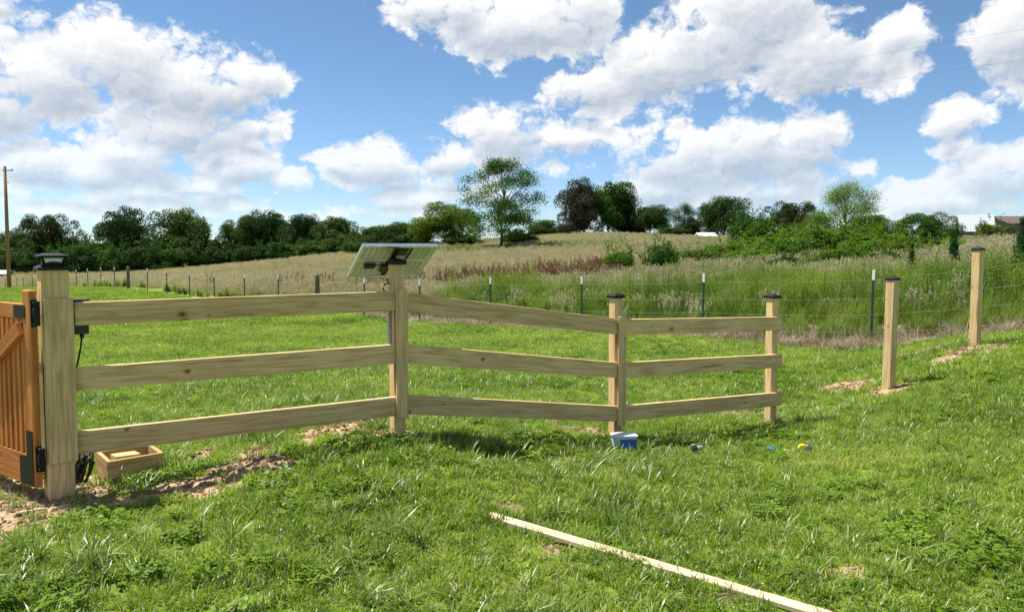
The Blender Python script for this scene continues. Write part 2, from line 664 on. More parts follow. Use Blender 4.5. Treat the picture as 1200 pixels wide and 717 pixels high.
def leafmat(name, cols, translucent=0.45, nscale=0.25, rough=0.45, gloss=0.03, per_obj=True, tmul=(1.25, 1.35, 0.7), pos_amt=0.5):
    """Foliage: hue varies from plant to plant and in patches across the ground; light passes through the leaves."""
    m, nt, out = new_mat(name)
    oi = nt.nodes.new('ShaderNodeObjectInfo')
    geo = nt.nodes.new('ShaderNodeNewGeometry')
    r = S(nt, oi.outputs['Random'])
    p1 = noise(nt, geo.outputs['Position'], nscale, 3, 0.6)
    p2 = noise(nt, geo.outputs['Position'], nscale * 9, 2, 0.6)
    isl = S(nt, geo.outputs['Random Per Island'])
    f = (p1.ramp(0.3, 0.7) * pos_amt + p2.ramp(0.3, 0.7) * 0.2 + r * (0.55 if per_obj else 0.1) + isl * 0.3)
    f = f * (1.0 / (pos_amt + 0.2 + (0.55 if per_obj else 0.1) + 0.3))
    cr = nt.nodes.new('ShaderNodeValToRGB')
    e = cr.color_ramp.elements
    while len(e) < len(cols): e.new(0.5)
    for i, c in enumerate(cols):
        e[i].position = 0.22 + 0.56 * i / (len(cols) - 1)
        e[i].color = (*c, 1)
    nt.links.new(f.sock, cr.inputs[0])
    c = S(nt, cr.outputs[0])
    d = nt.nodes.new('ShaderNodeBsdfDiffuse')
    nt.links.new(c.sock, d.inputs['Color'])
    t = nt.nodes.new('ShaderNodeBsdfTranslucent')
    tcx = mixc(nt, 1.0, c, tmul, 'MULTIPLY')
    nt.links.new(tcx.sock, t.inputs['Color'])
    mx = nt.nodes.new('ShaderNodeMixShader')
    mx.inputs[0].default_value = translucent
    nt.links.new(d.outputs[0], mx.inputs[1])
    nt.links.new(t.outputs[0], mx.inputs[2])
    g = nt.nodes.new('ShaderNodeBsdfGlossy')
    g.inputs['Roughness'].default_value = rough
    g.inputs['Color'].default_value = (1, 1, 1, 1)
    mg = nt.nodes.new('ShaderNodeMixShader')
    mg.inputs[0].default_value = gloss
    nt.links.new(mx.outputs[0], mg.inputs[1])
    nt.links.new(g.outputs[0], mg.inputs[2])
    nt.links.new(mg.outputs[0], out.inputs['Surface'])
    return m


M = {}
M['pine'] = wood('treated_pine', (0.75, 0.55, 0.285), (0.49, 0.315, 0.135), (0.075, 0.038, 0.018))
M['pine_v'] = wood('treated_pine_post', (0.77, 0.575, 0.305), (0.52, 0.345, 0.155), (0.09, 0.045, 0.02))
M['pine_pale'] = wood('pale_pine', (0.62, 0.52, 0.37), (0.48, 0.37, 0.24), (0.2, 0.11, 0.05))
M['pine_box'] = wood('box_pine', (0.48, 0.35, 0.17), (0.30, 0.20, 0.085), (0.08, 0.045, 0.02))
M['block'] = wood('fresh_cut_pine', (0.74, 0.58, 0.29), (0.60, 0.43, 0.18), (0.2, 0.1, 0.04), knots=False)
M['cedar'] = wood('stained_cedar', (0.60, 0.235, 0.062), (0.39, 0.13, 0.034), (0.10, 0.03, 0.01), rough=0.6)
M['polewood'] = wood('pole_wood', (0.30, 0.19, 0.12), (0.19, 0.115, 0.07), (0.06, 0.04, 0.03), axis=2, knots=False)
M['oldpost'] = wood('green_treated_post', (0.16, 0.165, 0.09), (0.09, 0.10, 0.05), (0.04, 0.04, 0.02), axis=2, knots=False)
M['black'] = plain('black_powder_coat', (0.010, 0.010, 0.011), 0.5, 0.0, 0.25, 60, 0.25)
M['blackplastic'] = plain('black_plastic', (0.014, 0.014, 0.016), 0.35, 0.0, 0.2, 40)
M['rubber'] = plain('black_cable', (0.012, 0.012, 0.013), 0.5, 0.0, 0.2, 40)
M['tgreen'] = plain('t_post_green', (0.012, 0.04, 0.032), 0.5, 0.0, 0.3, 20)
M['white'] = plain('white_enamel', (0.78, 0.80, 0.82), 0.45, 0.0, 0.08, 20)
M['alu'] = plain('aluminium', (0.78, 0.82, 0.86), 0.32, 0.85, 0.08, 15)
M['conduit'] = plain('grey_conduit', (0.42, 0.44, 0.46), 0.45, 0.2, 0.1, 20)
M['cell'] = plain('panel_cell_back', (0.43, 0.45, 0.48), 0.4, 0.0, 0.15, 25)
M['backsheet'] = plain('panel_backsheet', (0.82, 0.85, 0.88), 0.5, 0.0, 0.05, 15)
M['wire'] = plain('galvanised_wire', (0.30, 0.31, 0.30), 0.6, 0.0, 0.1, 1, 0.2)
M['powerline'] = plain('power_line', (0.09, 0.09, 0.10), 0.6, 0.2, 0.1, 3)
M['blue'] = plain('blue_label', (0.010, 0.14, 0.55), 0.4, 0.0, 0.2, 30)
M['bluecap'] = plain('blue_plastic', (0.02, 0.15, 0.50), 0.35, 0.0, 0.1, 30)
M['yellow'] = plain('yellow_plastic', (0.85, 0.66, 0.03), 0.35, 0.0, 0.08, 30)
M['paleyellow'] = plain('pale_wood_chip', (0.75, 0.66, 0.34), 0.6, 0.0, 0.1, 30)
M['grey'] = plain('grey_plastic', (0.28, 0.31, 0.35), 0.4, 0.0, 0.15, 30)
M['darkgrey'] = plain('dark_grey_plastic', (0.055, 0.065, 0.08), 0.4, 0.0, 0.2, 30)
M['bark'] = plain('bark', (0.075, 0.06, 0.045), 0.9, 0.0, 0.4, 6)
M['whitewall'] = plain('white_siding', (0.80, 0.80, 0.80), 0.6, 0.0, 0.05, 2)
M['metalroof'] = plain('metal_roof', (0.50, 0.53, 0.57), 0.35, 0.3, 0.06, 2)
M['brownroof'] = plain('brown_roof', (0.12, 0.085, 0.075), 0.7, 0.0, 0.2, 2)
M['darkwall'] = plain('dark_wall', (0.09, 0.09, 0.10), 0.7, 0.0, 0.2, 2)


def glass_mat():
    m, nt, out = new_mat('lamp_lens')
    p = principled(nt, out, (0.80, 0.86, 0.86), 0.18)
    p.inputs['Transmission Weight'].default_value = 0.35
    f = noise(nt, coords(nt), 60, 2, 0.5)
    nt.links.new(bump(nt, f, 0.2, 0.002), p.inputs['Normal'])
    return m


def tub_mat():
    m, nt, out = new_mat('clear_tub_plastic')
    p = principled(nt, out, (0.80, 0.84, 0.86), 0.3)
    p.inputs['Transmission Weight'].default_value = 0.3
    f = noise(nt, coords(nt), 40, 2, 0.5)
    nt.links.new(bump(nt, f, 0.1, 0.002), p.inputs['Normal'])
    return m


M['lens'] = glass_mat()
M['tub'] = tub_mat()

M['lawn'] = leafmat('lawn_blades', [(0.080, 0.148, 0.010), (0.148, 0.242, 0.014), (0.23, 0.328, 0.026), (0.33, 0.375, 0.08)], 0.45, 0.55, gloss=0.025)
M['fescue'] = leafmat('broad_grass_blades', [(0.095, 0.16, 0.018), (0.155, 0.235, 0.03), (0.25, 0.32, 0.07)], 0.38, 0.9, rough=0.4, gloss=0.04)
M['clover'] = leafmat('clover_leaves', [(0.085, 0.165, 0.011), (0.13, 0.23, 0.014), (0.18, 0.285, 0.022)], 0.38, 1.2, gloss=0.02)
M['flower'] = leafmat('clover_flowers', [(0.55, 0.46, 0.42), (0.68, 0.63, 0.57), (0.75, 0.72, 0.66)], 0.3, 2.0, tmul=(1, 1, 1))
M['straw'] = leafmat('dead_grass', [(0.16, 0.125, 0.075), (0.27, 0.22, 0.14), (0.40, 0.34, 0.23)], 0.25, 1.5, tmul=(1, .95, .8))
M['thatch'] = leafmat('thatch_blades', [(0.26, 0.24, 0.10), (0.36, 0.31, 0.15), (0.46, 0.40, 0.22)], 0.3, 1.5, tmul=(1, .95, .8))
M['hay'] = leafmat('hay_stalks', [(0.36, 0.345, 0.17), (0.50, 0.455, 0.27), (0.62, 0.55, 0.37)], 0.4, 0.06, tmul=(1, .95, .8))
M['haygreen'] = leafmat('hay_leaves', [(0.17, 0.23, 0.035), (0.26, 0.30, 0.065), (0.36, 0.35, 0.13)], 0.4, 0.08)
M['weed'] = leafmat('weed_leaves', [(0.050, 0.098, 0.013), (0.115, 0.180, 0.022), (0.21, 0.262, 0.052)], 0.45, 0.35, gloss=0.02, pos_amt=0.9)
M['dock'] = leafmat('dock_seed_heads', [(0.11, 0.052, 0.020), (0.16, 0.080, 0.032), (0.22, 0.12, 0.052)], 0.2, 0.4, tmul=(1, .8, .6))
M['leaf_dark'] = leafmat('dark_oak_leaves', [(0.020, 0.046, 0.013), (0.040, 0.080, 0.018), (0.078, 0.128, 0.027)], 0.28, 0.09, pos_amt=0.4, gloss=0.006)
M['leaf_mid'] = leafmat('mid_green_leaves', [(0.026, 0.070, 0.012), (0.045, 0.11, 0.016), (0.075, 0.15, 0.026)], 0.33, 0.12, pos_amt=0.4, gloss=0.006)
M['leaf_lime'] = leafmat('yellow_green_leaves', [(0.045, 0.085, 0.010), (0.085, 0.135, 0.016), (0.13, 0.18, 0.025)], 0.38, 0.15, pos_amt=0.4, gloss=0.006)
M['leaf_bright'] = leafmat('bright_thicket_leaves', [(0.050, 0.115, 0.010), (0.095, 0.18, 0.014), (0.16, 0.25, 0.028)], 0.45, gloss=0.012, nscale=0.3, pos_amt=0.4)
M['leaf_brown'] = leafmat('olive_brown_leaves', [(0.040, 0.046, 0.024), (0.066, 0.070, 0.038), (0.10, 0.10, 0.056)], 0.25, 0.2, pos_amt=0.4, tmul=(1, 1, .7), gloss=0.006)
M['leaf_willow'] = leafmat('pale_willow_leaves', [(0.075, 0.13, 0.030), (0.12, 0.185, 0.045), (0.17, 0.24, 0.07)], 0.4, 0.25, pos_amt=0.4, gloss=0.006)
M['leaf_olive'] = leafmat('olive_leaves', [(0.03, 0.045, 0.016), (0.05, 0.068, 0.022), (0.085, 0.10, 0.035)], 0.28, 0.12, pos_amt=0.4, gloss=0.006)
M['leaf_cedar'] = leafmat('cedar_needles', [(0.012, 0.05, 0.014), (0.022, 0.075, 0.018), (0.04, 0.11, 0.024)], 0.25, 0.6, pos_amt=0.4, gloss=0.006)


def ground_mat():
    m, nt, out = new_mat('ground_soil')
    geo = nt.nodes.new('ShaderNodeNewGeometry')
    pos = geo.outputs['Position']

    def attr(n):
        a = nt.nodes.new('ShaderNodeAttribute')
        a.attribute_name = n
        return S(nt, a.outputs['Fac'])
    n1 = noise(nt, pos, 1.4, 5, 0.6)
    n2 = noise(nt, pos, 14, 5, 0.65)
    n3 = noise(nt, pos, 90, 4, 0.65)
    n4 = noise(nt, pos, 0.22, 4, 0.6)
    turf = mixc(nt, n1.ramp(0.35, 0.65), (0.105, 0.165, 0.018), (0.17, 0.235, 0.03))
    turf = mixc(nt, n2.ramp(0.45, 0.75) * 0.5, turf, (0.10, 0.10, 0.035))
    pasture = mixc(nt, n4.ramp(0.35, 0.65), (0.30, 0.31, 0.11), (0.44, 0.40, 0.22))
    pasture = mixc(nt, n1.ramp(0.4, 0.7) * 0.5, pasture, (0.30, 0.32, 0.10))
    dirt = mixc(nt, n2.ramp(0.3, 0.7), (0.29, 0.195, 0.112), (0.49, 0.36, 0.225))
    dirt = mixc(nt, n3.ramp(0.45, 0.7) * 0.5, dirt, (0.21, 0.135, 0.075))
    dirt = mixc(nt, n1.ramp(0.45, 0.6) * 0.4, dirt, (0.50, 0.36, 0.205))
    dry = mixc(nt, n2.ramp(0.3, 0.7), (0.16, 0.11, 0.065), (0.32, 0.25, 0.16))
    c = mixc(nt, attr('pasture'), turf, pasture)
    c = mixc(nt, attr('green'), c, (0.10, 0.19, 0.025))
    c = mixc(nt, attr('straw'), c, dry)
    c = mixc(nt, attr('dirt'), c, dirt)
    hgt = n2 * 0.6 + n3 * 0.4
    principled(nt, out, c, 0.95, 0, bump(nt, hgt, 0.6, 0.02), 0.1)
    return m


# ------------------------------------------------------------------ ground sheet
def green_patch(x, y):
    """Low bright green growth in the pasture round the lone tree and below the oaks."""
    cx, cy = -2.0, 97.0
    m = smooth01(1.6 - np.sqrt(((x - 3) / 12) ** 2 + ((y - 96) / 5) ** 2))
    m = np.maximum(m, smooth01(1.4 - np.sqrt(((x + 12) / 9) ** 2 + ((y - 100) / 7) ** 2)))
    m = np.maximum(m, 0.7 * smooth01(1.5 - np.sqrt(((x - 14) / 14) ** 2 + ((y - 82) / 7) ** 2)))
    return m * (0.5 + 0.5 * smooth01((vnoise(x * .5, y * .5, 12) - .3) * 3))


us = np.concatenate([np.radians(np.arange(-180, -48, 4.0)), np.radians(np.arange(-48, 48, 0.28)), np.radians(np.arange(48, 180.1, 4.0))])
rs = np.concatenate([[0.02, 0.4, 0.9, 1.5, 2.0], np.geomspace(2.4, 14, 150), np.geomspace(14.4, 60, 60), np.geomspace(63, 6000, 70)])
UU, RR = np.meshgrid(us, rs)
GX, GY = RR * np.sin(UU), RR * np.cos(UU)
GZ = ground_z(GX, GY)
nu, nr = len(us), len(rs)
idx = np.arange(nu * nr).reshape(nr, nu)
faces = np.stack([idx[:-1, :-1], idx[:-1, 1:], idx[1:, 1:], idx[1:, :-1]], -1).reshape(-1, 4)
gm = mesh_np('ground', np.stack([GX, GY, GZ], -1).reshape(-1, 3), faces[:, ::-1], smooth=True)
dm, _ = dirt_mask(GX, GY)
sd = side(GX, GY)
att = {'dirt': dm, 'straw': straw_mask(GX, GY) * 0.9, 'pasture': smooth01((sd - 0.5) / 1.5) * (GY > 0) * smooth01((152 - RR) / 8), 'green': green_patch(GX, GY)}
for k, v in att.items():
    a = gm.attributes.new(k, 'FLOAT', 'POINT')
    a.data.foreach_set('value', v.astype(np.float32).ravel())
ground = link('ground', gm, ground_mat())
tag(ground, 'rolling ground of mown lawn, bare soil patches and pasture', 'ground', kind='structure')


# ------------------------------------------------------------------ scattered plants (instances of small tufts)
def strips(base, az, length, width, lean, curve, ts=(0, .35, .7, 1.0), tipw=0.12, droop=None):
    """Blades of grass as tapering strips."""
    n = len(base)
    d = np.stack([np.cos(az), np.sin(az), np.zeros(n)], -1)
    w = np.stack([-np.sin(az), np.cos(az), np.zeros(n)], -1)
    rows = []
    for t in ts:
        out = lean * t + curve * t * t
        hgt = np.sqrt(np.maximum(t * t - np.minimum(out, t * .98) ** 2, 0.0)) if droop is None else t * (1 - droop * t * t)
        c = base + d * (length * out)[:, None] + np.array([0, 0, 1.0]) * (length * hgt)[:, None]
        ww = width * (1 - t) ** 0.6 * 0.5 + width * tipw * 0.5
        rows += [c - w * ww[:, None], c + w * ww[:, None]]
    k = len(ts)
    V = np.stack(rows, 1)                       # n, 2k, 3
    F = []
    for i in range(k - 1):
        F.append([2 * i, 2 * i + 1, 2 * i + 3, 2 * i + 2])
    F = np.array(F)
    Fa = (np.arange(n) * 2 * k)[:, None, None] + F[None]
    return V.reshape(-1, 3), Fa.reshape(-1, 4)


def leaves(cent, nrm, size, aspect=0.55, rng=RNG, fold=True):
    """Leaf-shaped rhombs at cent facing nrm."""
    n = len(cent)
    nrm = nrm / (np.linalg.norm(nrm, axis=1, keepdims=True) + 1e-9)
    t = rng.normal(size=(n, 3))
    t -= nrm * (t * nrm).sum(1, keepdims=True)
    t /= np.linalg.norm(t, axis=1, keepdims=True) + 1e-9
    b = np.cross(nrm, t)
    s = size[:, None]
    a = s * aspect
    V = np.stack([cent - t * s * .5, cent + b * a * .5 + t * s * .05, cent + t * s * .5, cent - b * a * .5 + t * s * .05], 1)
    F = np.arange(4 * n).reshape(n, 4)
    return V.reshape(-1, 3), F


def joinvf(parts):
    V, F, o = [], [], 0
    for v, f in parts:
        V.append(v)
        F.append(f + o)
        o += len(v)
    return np.concatenate(V), np.concatenate(F)


def R(lo, hi, n): return RNG.uniform(lo, hi, n)


def disc(n, r):
    a, q = R(0, 2 * np.pi, n), np.sqrt(R(0, 1, n)) * r
    return np.stack([q * np.cos(a), q * np.sin(a), np.zeros(n)], -1)


def two_mats(name, vf_a, ma, vf_b, mb):
    V, F = joinvf([vf_a, vf_b])
    me = mesh_np(name, V, F)
    me.materials.append(ma)
    me.materials.append(mb)
    mi = np.zeros(len(F), np.int32)
    mi[len(vf_a[1]):] = 1
    me.polygons.foreach_set('material_index', mi)
    return me


def one_mat(name, vf, m):
    me = mesh_np(name, *vf)
    me.materials.append(m)
    return me


def tuft(n, r, lmin, lmax, w, lean=(0.1, 0.7), curve=(0.0, 0.5)):
    b = disc(n, r)
    return strips(b, R(0, 2 * np.pi, n), R(lmin, lmax, n), R(w * .7, w * 1.3, n), R(*lean, n), R(*curve, n))


P = {}
P['lawn'] = [two_mats('lawn_tuft', tuft(30, .055, .022, .062, .0058), M['lawn'], tuft(5, .06, .03, .07, .0045, (.5, .95), (0, .2)), M['thatch']) for _ in range(4)]
P['lawn'] += [one_mat('lawn_tuft', tuft(24, .06, .03, .08, .0066, (.3, .9)), M['lawn']) for _ in range(2)]
P['fescue'] = [one_mat('broad_tuft', tuft(26, .05, .08, .19, .0075, (.15, .75), (.1, .6)), M['fescue']) for _ in range(4)]


def clover(n):
    c = disc(n, .09)
    c[:, 2] = R(.02, .06, n)
    parts = []
    for k in range(3):
        a = R(0, 6.28, n) * 0 + k * 2.094 + np.repeat(RNG.uniform(0, 6.28), n)
        cc = c + np.stack([np.cos(a), np.sin(a), np.zeros(n)], -1) * .011
        nn = np.stack([R(-.3, .3, n), R(-.3, .3, n), np.ones(n)], -1)
        parts.append(leaves(cc, nn, R(.017, .026, n), .9))
    return joinvf(parts)


P['clover'] = [one_mat('clover_patch', clover(34), M['clover']) for _ in range(3)]


def flower():
    n = 26
    d = RNG.normal(size=(n, 3))
    d /= np.linalg.norm(d, axis=1, keepdims=True)
    c = d * .008 + np.array([0, 0, .085])
    st = strips(np.zeros((2, 3)), np.array([0., 1.57]), np.full(2, .085), np.full(2, .002), np.zeros(2), np.full(2, .02))
    return leaves(c, d + np.array([0, 0, .6]), np.full(n, .010), .7), st


P['flower'] = []
for _ in range(2):
    fl, st = flower()
    P['flower'].append(two_mats('clover_flower', fl, M['flower'], st, M['clover']))
P['straw'] = [one_mat('straw_tuft', tuft(40, .14, .08, .30, .005, (.6, .98), (0, .15)), M['straw']) for _ in range(3)]
P['patch'] = [two_mats('lawn_patch', tuft(90, .26, .05, .11, .012, (.1, .7)), M['lawn'], tuft(10, .26, .04, .08, .01, (.4, .9)), M['thatch']) for _ in range(4)]


def hay(n, r, h):
    b = disc(n, r)
    az, le, ln, cu = R(0, 6.28, n), R(h * .6, h, n), R(.02, .22, n), R(0, .25, n)
    st = strips(b, az, le, R(.006, .010, n), ln, cu, tipw=.5)
    tip = b + np.stack([np.cos(az) * le * (ln + cu), np.sin(az) * le * (ln + cu), le * np.sqrt(np.maximum(1 - np.minimum(ln + cu, .98) ** 2, 0))], -1)
    heads = []
    for k in range(3):
        heads.append(leaves(tip - np.array([0, 0, .045 * k]), np.stack([R(-1, 1, n), R(-1, 1, n), R(-.2, .2, n)], -1), R(.09, .15, n), .3))
    lv = tuft(n, r, h * .3, h * .65, .012, (.1, .6), (.1, .5))
    return joinvf([st] + heads), lv


P['hay'] = []
for h_ in (.75, .9, 1.0, .65):
    a_, b_ = hay(26, .28, h_)
    P['hay'].append(two_mats('hay_clump', a_, M['hay'], b_, M['haygreen']))


def weed(h, nst, leafsize, r=.16):
    parts = []
    b = disc(nst, r)
    for i in range(nst):
        hh = h * RNG.uniform(.65, 1.05)
        ax = np.array([RNG.normal() * .12, RNG.normal() * .12, 1.0])
        k = 26
        t = np.linspace(.12, 1, k)
        a = np.arange(k) * 2.4 + RNG.uniform(0, 6.28)
        ls = leafsize * (1.15 - .65 * t)
        d = np.stack([np.cos(a), np.sin(a), R(-.1, .5, k)], -1)
        c = b[i] + ax * (t * hh)[:, None] + d * (ls * .5)[:, None]
        # leaf strip pointing outwards
        sidev = np.cross(d, np.array([0, 0, 1.0]))
        sidev /= np.linalg.norm(sidev, axis=1, keepdims=True)
        s = ls[:, None]
        V = np.stack([c - d * s * .5, c + sidev * s * .17, c + d * s * .5 - np.array([0, 0, .12]) * s, c - sidev * s * .17], 1).reshape(-1, 3)
        parts.append((V, np.arange(4 * k).reshape(k, 4)))
        parts.append(strips(b[i:i + 1], np.array([math.atan2(ax[1], ax[0])]), np.array([hh]), np.array([.012]), np.array([math.hypot(ax[0], ax[1])]), np.zeros(1), tipw=.4))
    return joinvf(parts)


P['weed'] = [one_mat('weed_stems', weed(*a), M['weed']) for a in ((1.15, 5, .16), (.8, 6, .15), (1.35, 4, .17), (.6, 7, .14))]
P['longgrass'] = [one_mat('long_grass', tuft(60, .22, .35, .85, .012, (.05, .55), (.1, .6)), M['weed']) for _ in range(3)]
P['lowweed'] = [one_mat('low_weed', weed(.38, 8, .12, .2), M['weed']) for _ in range(2)]


def dock(n):
    parts = []
    for b in disc(n, .25):
        h = RNG.uniform(.8, 1.15)
        k = 26
        t = np.linspace(.45, 1, k)
        c = b + np.stack([RNG.normal(size=k) * .025, RNG.normal(size=k) * .025, t * h], -1)
        parts.append(leaves(c, RNG.normal(size=(k, 3)), R(.04, .08, k), .6))
        parts.append(strips(b[None], np.zeros(1), np.array([h]), np.array([.01]), np.array([.03]), np.zeros(1), tipw=.6))
    return joinvf(parts)


P['dock'] = [one_mat('dock_spikes', dock(5), M['dock']) for _ in range(2)]


def clod():
    bm = bmesh.new()
    bmesh.ops.create_icosphere(bm, subdivisions=1, radius=1)
    for v in bm.verts: v.co *= random.uniform(.65, 1.2)
    bmesh.ops.scale(bm, vec=(1, .8, .6), verts=bm.verts)
    return bm_mesh('dirt_clod', bm)


def dirt_mat():
    m, nt, out = new_mat('dirt_clods')
    oi = nt.nodes.new('ShaderNodeObjectInfo')
    f = noise(nt, coords(nt), 3, 4, .6)
    c = mixc(nt, S(nt, oi.outputs['Random']), (0.24, 0.155, 0.088), (0.48, 0.35, 0.215))
    c = mixc(nt, f.ramp(.3, .7) * .4, c, (0.2, 0.11, 0.06))
    principled(nt, out, c, .95, 0, bump(nt, f, .5, .2), .1)
    return m


M['clod'] = dirt_mat()
P['clod'] = []
for _ in range(4):
    me = clod()
    me.materials.append(M['clod'])
    P['clod'].append(me)

PROTO = {}


def proto_collection(key):
    if key in PROTO: return PROTO[key]
    c = bpy.data.collections.new('proto_' + key)
    for i, me in enumerate(P[key]):
        c.objects.link(bpy.data.objects.new('%s_proto_%02d' % (key, i), me))
    PROTO[key] = c
    return c


def scatter(name, key, x, y, scale, label, category, tilt=0.12, zoff=0.0, sink=0.0):
    n = len(x)
    z = ground_z(x, y) + zoff - sink
    me = bpy.data.meshes.new(name)
    me.vertices.add(n)
    me.vertices.foreach_set('co', np.stack([x, y, z], -1).astype(np.float32).ravel())
    rot = np.stack([RNG.normal(size=n) * tilt, RNG.normal(size=n) * tilt, R(0, 6.283, n)], -1)
    a = me.attributes.new('rot', 'FLOAT_VECTOR', 'POINT')
    a.data.foreach_set('vector', rot.astype(np.float32).ravel())
    a = me.attributes.new('size', 'FLOAT', 'POINT')
    a.data.foreach_set('value', np.asarray(scale, np.float32) * np.ones(n, np.float32))
    a = me.attributes.new('pick', 'INT', 'POINT')
    a.data.foreach_set('value', RNG.integers(0, len(P[key]), n).astype(np.int32))
    o = link(name, me)
    g = bpy.data.node_groups.new('scatter_' + name, 'GeometryNodeTree')
    g.interface.new_socket('Geometry', in_out='INPUT', socket_type='NodeSocketGeometry')
    g.interface.new_socket('Geometry', in_out='OUTPUT', socket_type='NodeSocketGeometry')
    gi, go = g.nodes.new('NodeGroupInput'), g.nodes.new('NodeGroupOutput')
    ip = g.nodes.new('GeometryNodeInstanceOnPoints')
    ci = g.nodes.new('GeometryNodeCollectionInfo')
    ci.inputs['Collection'].default_value = proto_collection(key)
    ci.inputs['Separate Children'].default_value = True
    ci.inputs['Reset Children'].default_value = True
    ci.transform_space = 'ORIGINAL'

    def named(nm, typ):
        q = g.nodes.new('GeometryNodeInputNamedAttribute')
        q.data_type = typ
        q.inputs['Name'].default_value = nm
        return next(s for s in q.outputs if s.enabled and s.name == 'Attribute')
    e2r = g.nodes.new('FunctionNodeEulerToRotation')
    g.links.new(named('rot', 'FLOAT_VECTOR'), e2r.inputs[0])
    g.links.new(gi.outputs[0], ip.inputs['Points'])
    g.links.new(ci.outputs[0], ip.inputs['Instance'])
    ip.inputs['Pick Instance'].default_value = True
    g.links.new(named('pick', 'INT'), ip.inputs['Instance Index'])
    g.links.new(e2r.outputs[0], ip.inputs['Rotation'])
    g.links.new(named('size', 'FLOAT'), ip.inputs['Scale'])
    g.links.new(ip.outputs[0], go.inputs[0])
    md = o.modifiers.new('scatter', 'NODES')
    md.node_group = g
    tag(o, label, category, kind='stuff')
    return o


def wedge(n, r0, r1, u0=-44, u1=44, power=2.0):
    """Random points between two distances; power 2 is an even spread over the ground, less favours the near part."""
    q = R(0, 1, n)
    r = (r0 ** power + q * (r1 ** power - r0 ** power)) ** (1 / power) if power else r0 * (r1 / r0) ** q
    u = np.radians(R(u0, u1, n))
    return r * np.sin(u), r * np.cos(u)


FOOT = []      # footprints the grass keeps out of: centre, direction, half length, half width


def clear(x, y):
    keep = np.ones(len(x), bool)
    for cx, cy, dx, dy, hl, hw in FOOT:
        a = (x - cx) * dx + (y - cy) * dy
        b = -(x - cx) * dy + (y - cy) * dx
        keep &= ~((abs(a) < hl) & (abs(b) < hw))
    return keep


# ------------------------------------------------------------------ board fence
UP = Vector((0, 0, 1))


def unit2(a, b):
    v = Vector((b.x - a.x, b.y - a.y, 0))
    return v.normalized()


def cap_mesh(w, lip=0.012, peak=0.022):
    """Flat pyramid post cap with a lip, base at z = 0."""
    bm = bmesh.new()
    h = w / 2
    rings = [(h, -0.012), (h, lip), (h * .93, lip + .004), (h * .45, lip + peak * .75), (h * .12, lip + peak)]
    vs = []
    for q, z in rings:
        vs.append([bm.verts.new((x * q, y * q, z)) for x, y in ((-1, -1), (1, -1), (1, 1), (-1, 1))])
    for a, b in zip(vs[:-1], vs[1:]):
        for i in range(4):
            bm.faces.new((a[i], a[(i + 1) % 4], b[(i + 1) % 4], b[i]))
    bm.faces.new(vs[-1])
    bm.faces.new(vs[0][::-1])
    return bm_mesh('post_cap', bm)


CAP = cap_mesh(0.118)
CAP.materials.append(M['black'])


def post_part(name, parent, c, zb, zt, w, d, lean=(0, 0), mat='pine_v', cap=True):
    """A square post: local X runs up so the grain follows it. c is its centre, d the fence direction."""
    ex = Vector((lean[0], lean[1], 1)).normalized()
    ey = (d - ex * d.dot(ex)).normalized()
    ez = ex.cross(ey)
    L = zt - zb + 0.12
    me = box_mesh(name, L, w, w, 0.004)
    mid = Vector((c.x, c.y, zb - 0.12 + L / 2)) + Vector((lean[0], lean[1], 0)) * (L / 2 - 0.12)
    o = link(name, me, M[mat], parent, frame(mid, ex, ey, ez))
    if cap:
        top = mid + ex * (L / 2)
        link('post_cap', CAP, None, o, frame(top, ey, ez, ex))
    return o


RD = [4.38, 5.38, 6.62, 7.62]                       # distance of the rail faces at the four posts
rows = [  # px left, (top, bottom) rows of three rails at the left end; px right, the same at the right end
    (87.2, ((354.5, 381.5), (431, 458.5), (506, 533)), 469.6, ((341, 363.5), (402.5, 426), (464, 487))),
    (471.0, ((342, 364.7), (403.4, 425.6), (463, 484.8)), 727.5, ((374, 392.4), (425, 443), (476, 494))),
    (728.9, ((374, 392.7), (424.8, 442.8), (475.7, 493.4)), 916.5, ((371, 387.2), (414.6, 430.8), (459, 475.4))),
]
joint = [at(88, 400, RD[0]), at(470.3, 400, RD[1]), at(728.2, 400, RD[2]), at(916, 400, RD[3])]
dirs = [unit2(joint[i], joint[i + 1]) for i in range(3)]
norms = [Vector((d.y, -d.x, 0)) for d in dirs]
fence = empty('board_fence', (joint[1].x, joint[1].y, gz(joint[1].x, joint[1].y)))
tag(fence, 'three-rail fence of treated pine boards with square posts and black caps', 'fence')
for i, (pl, yl, pr, yr) in enumerate(rows):
    for (a0, a1), (b0, b1) in zip(yl, yr):
        dl = RD[i] + (0.05 if i == 0 else 0.0)
        A, B = at(pl, (a0 + a1) / 2, dl), at(pr, (b0 + b1) / 2, RD[i + 1])
        if i < 2:
            B = B - dirs[i] * 0.001
        board('rail', A, B, 0.140, 0.036, norms[i], M['pine'], fence)
# joint covers
for k, (px, yt, yb) in ((1, (470.6, 338.5, 490)), (2, (728.6, 371.0, 500))):
    n = (norms[k - 1] + norms[k]).normalized()
    T, Bm = at(px, yt, RD[k] - 0.03), at(px, yb, RD[k] - 0.03)
    Bm.x, Bm.y = T.x, T.y
    off = n * 0.022
    base = Vector((joint[k].x, joint[k].y, 0)) + n * 0.021
    board('trim_board', Vector((base.x, base.y, Bm.z)), Vector((base.x, base.y, T.z)), 0.089, 0.019, n, M['pine_v'], fence)
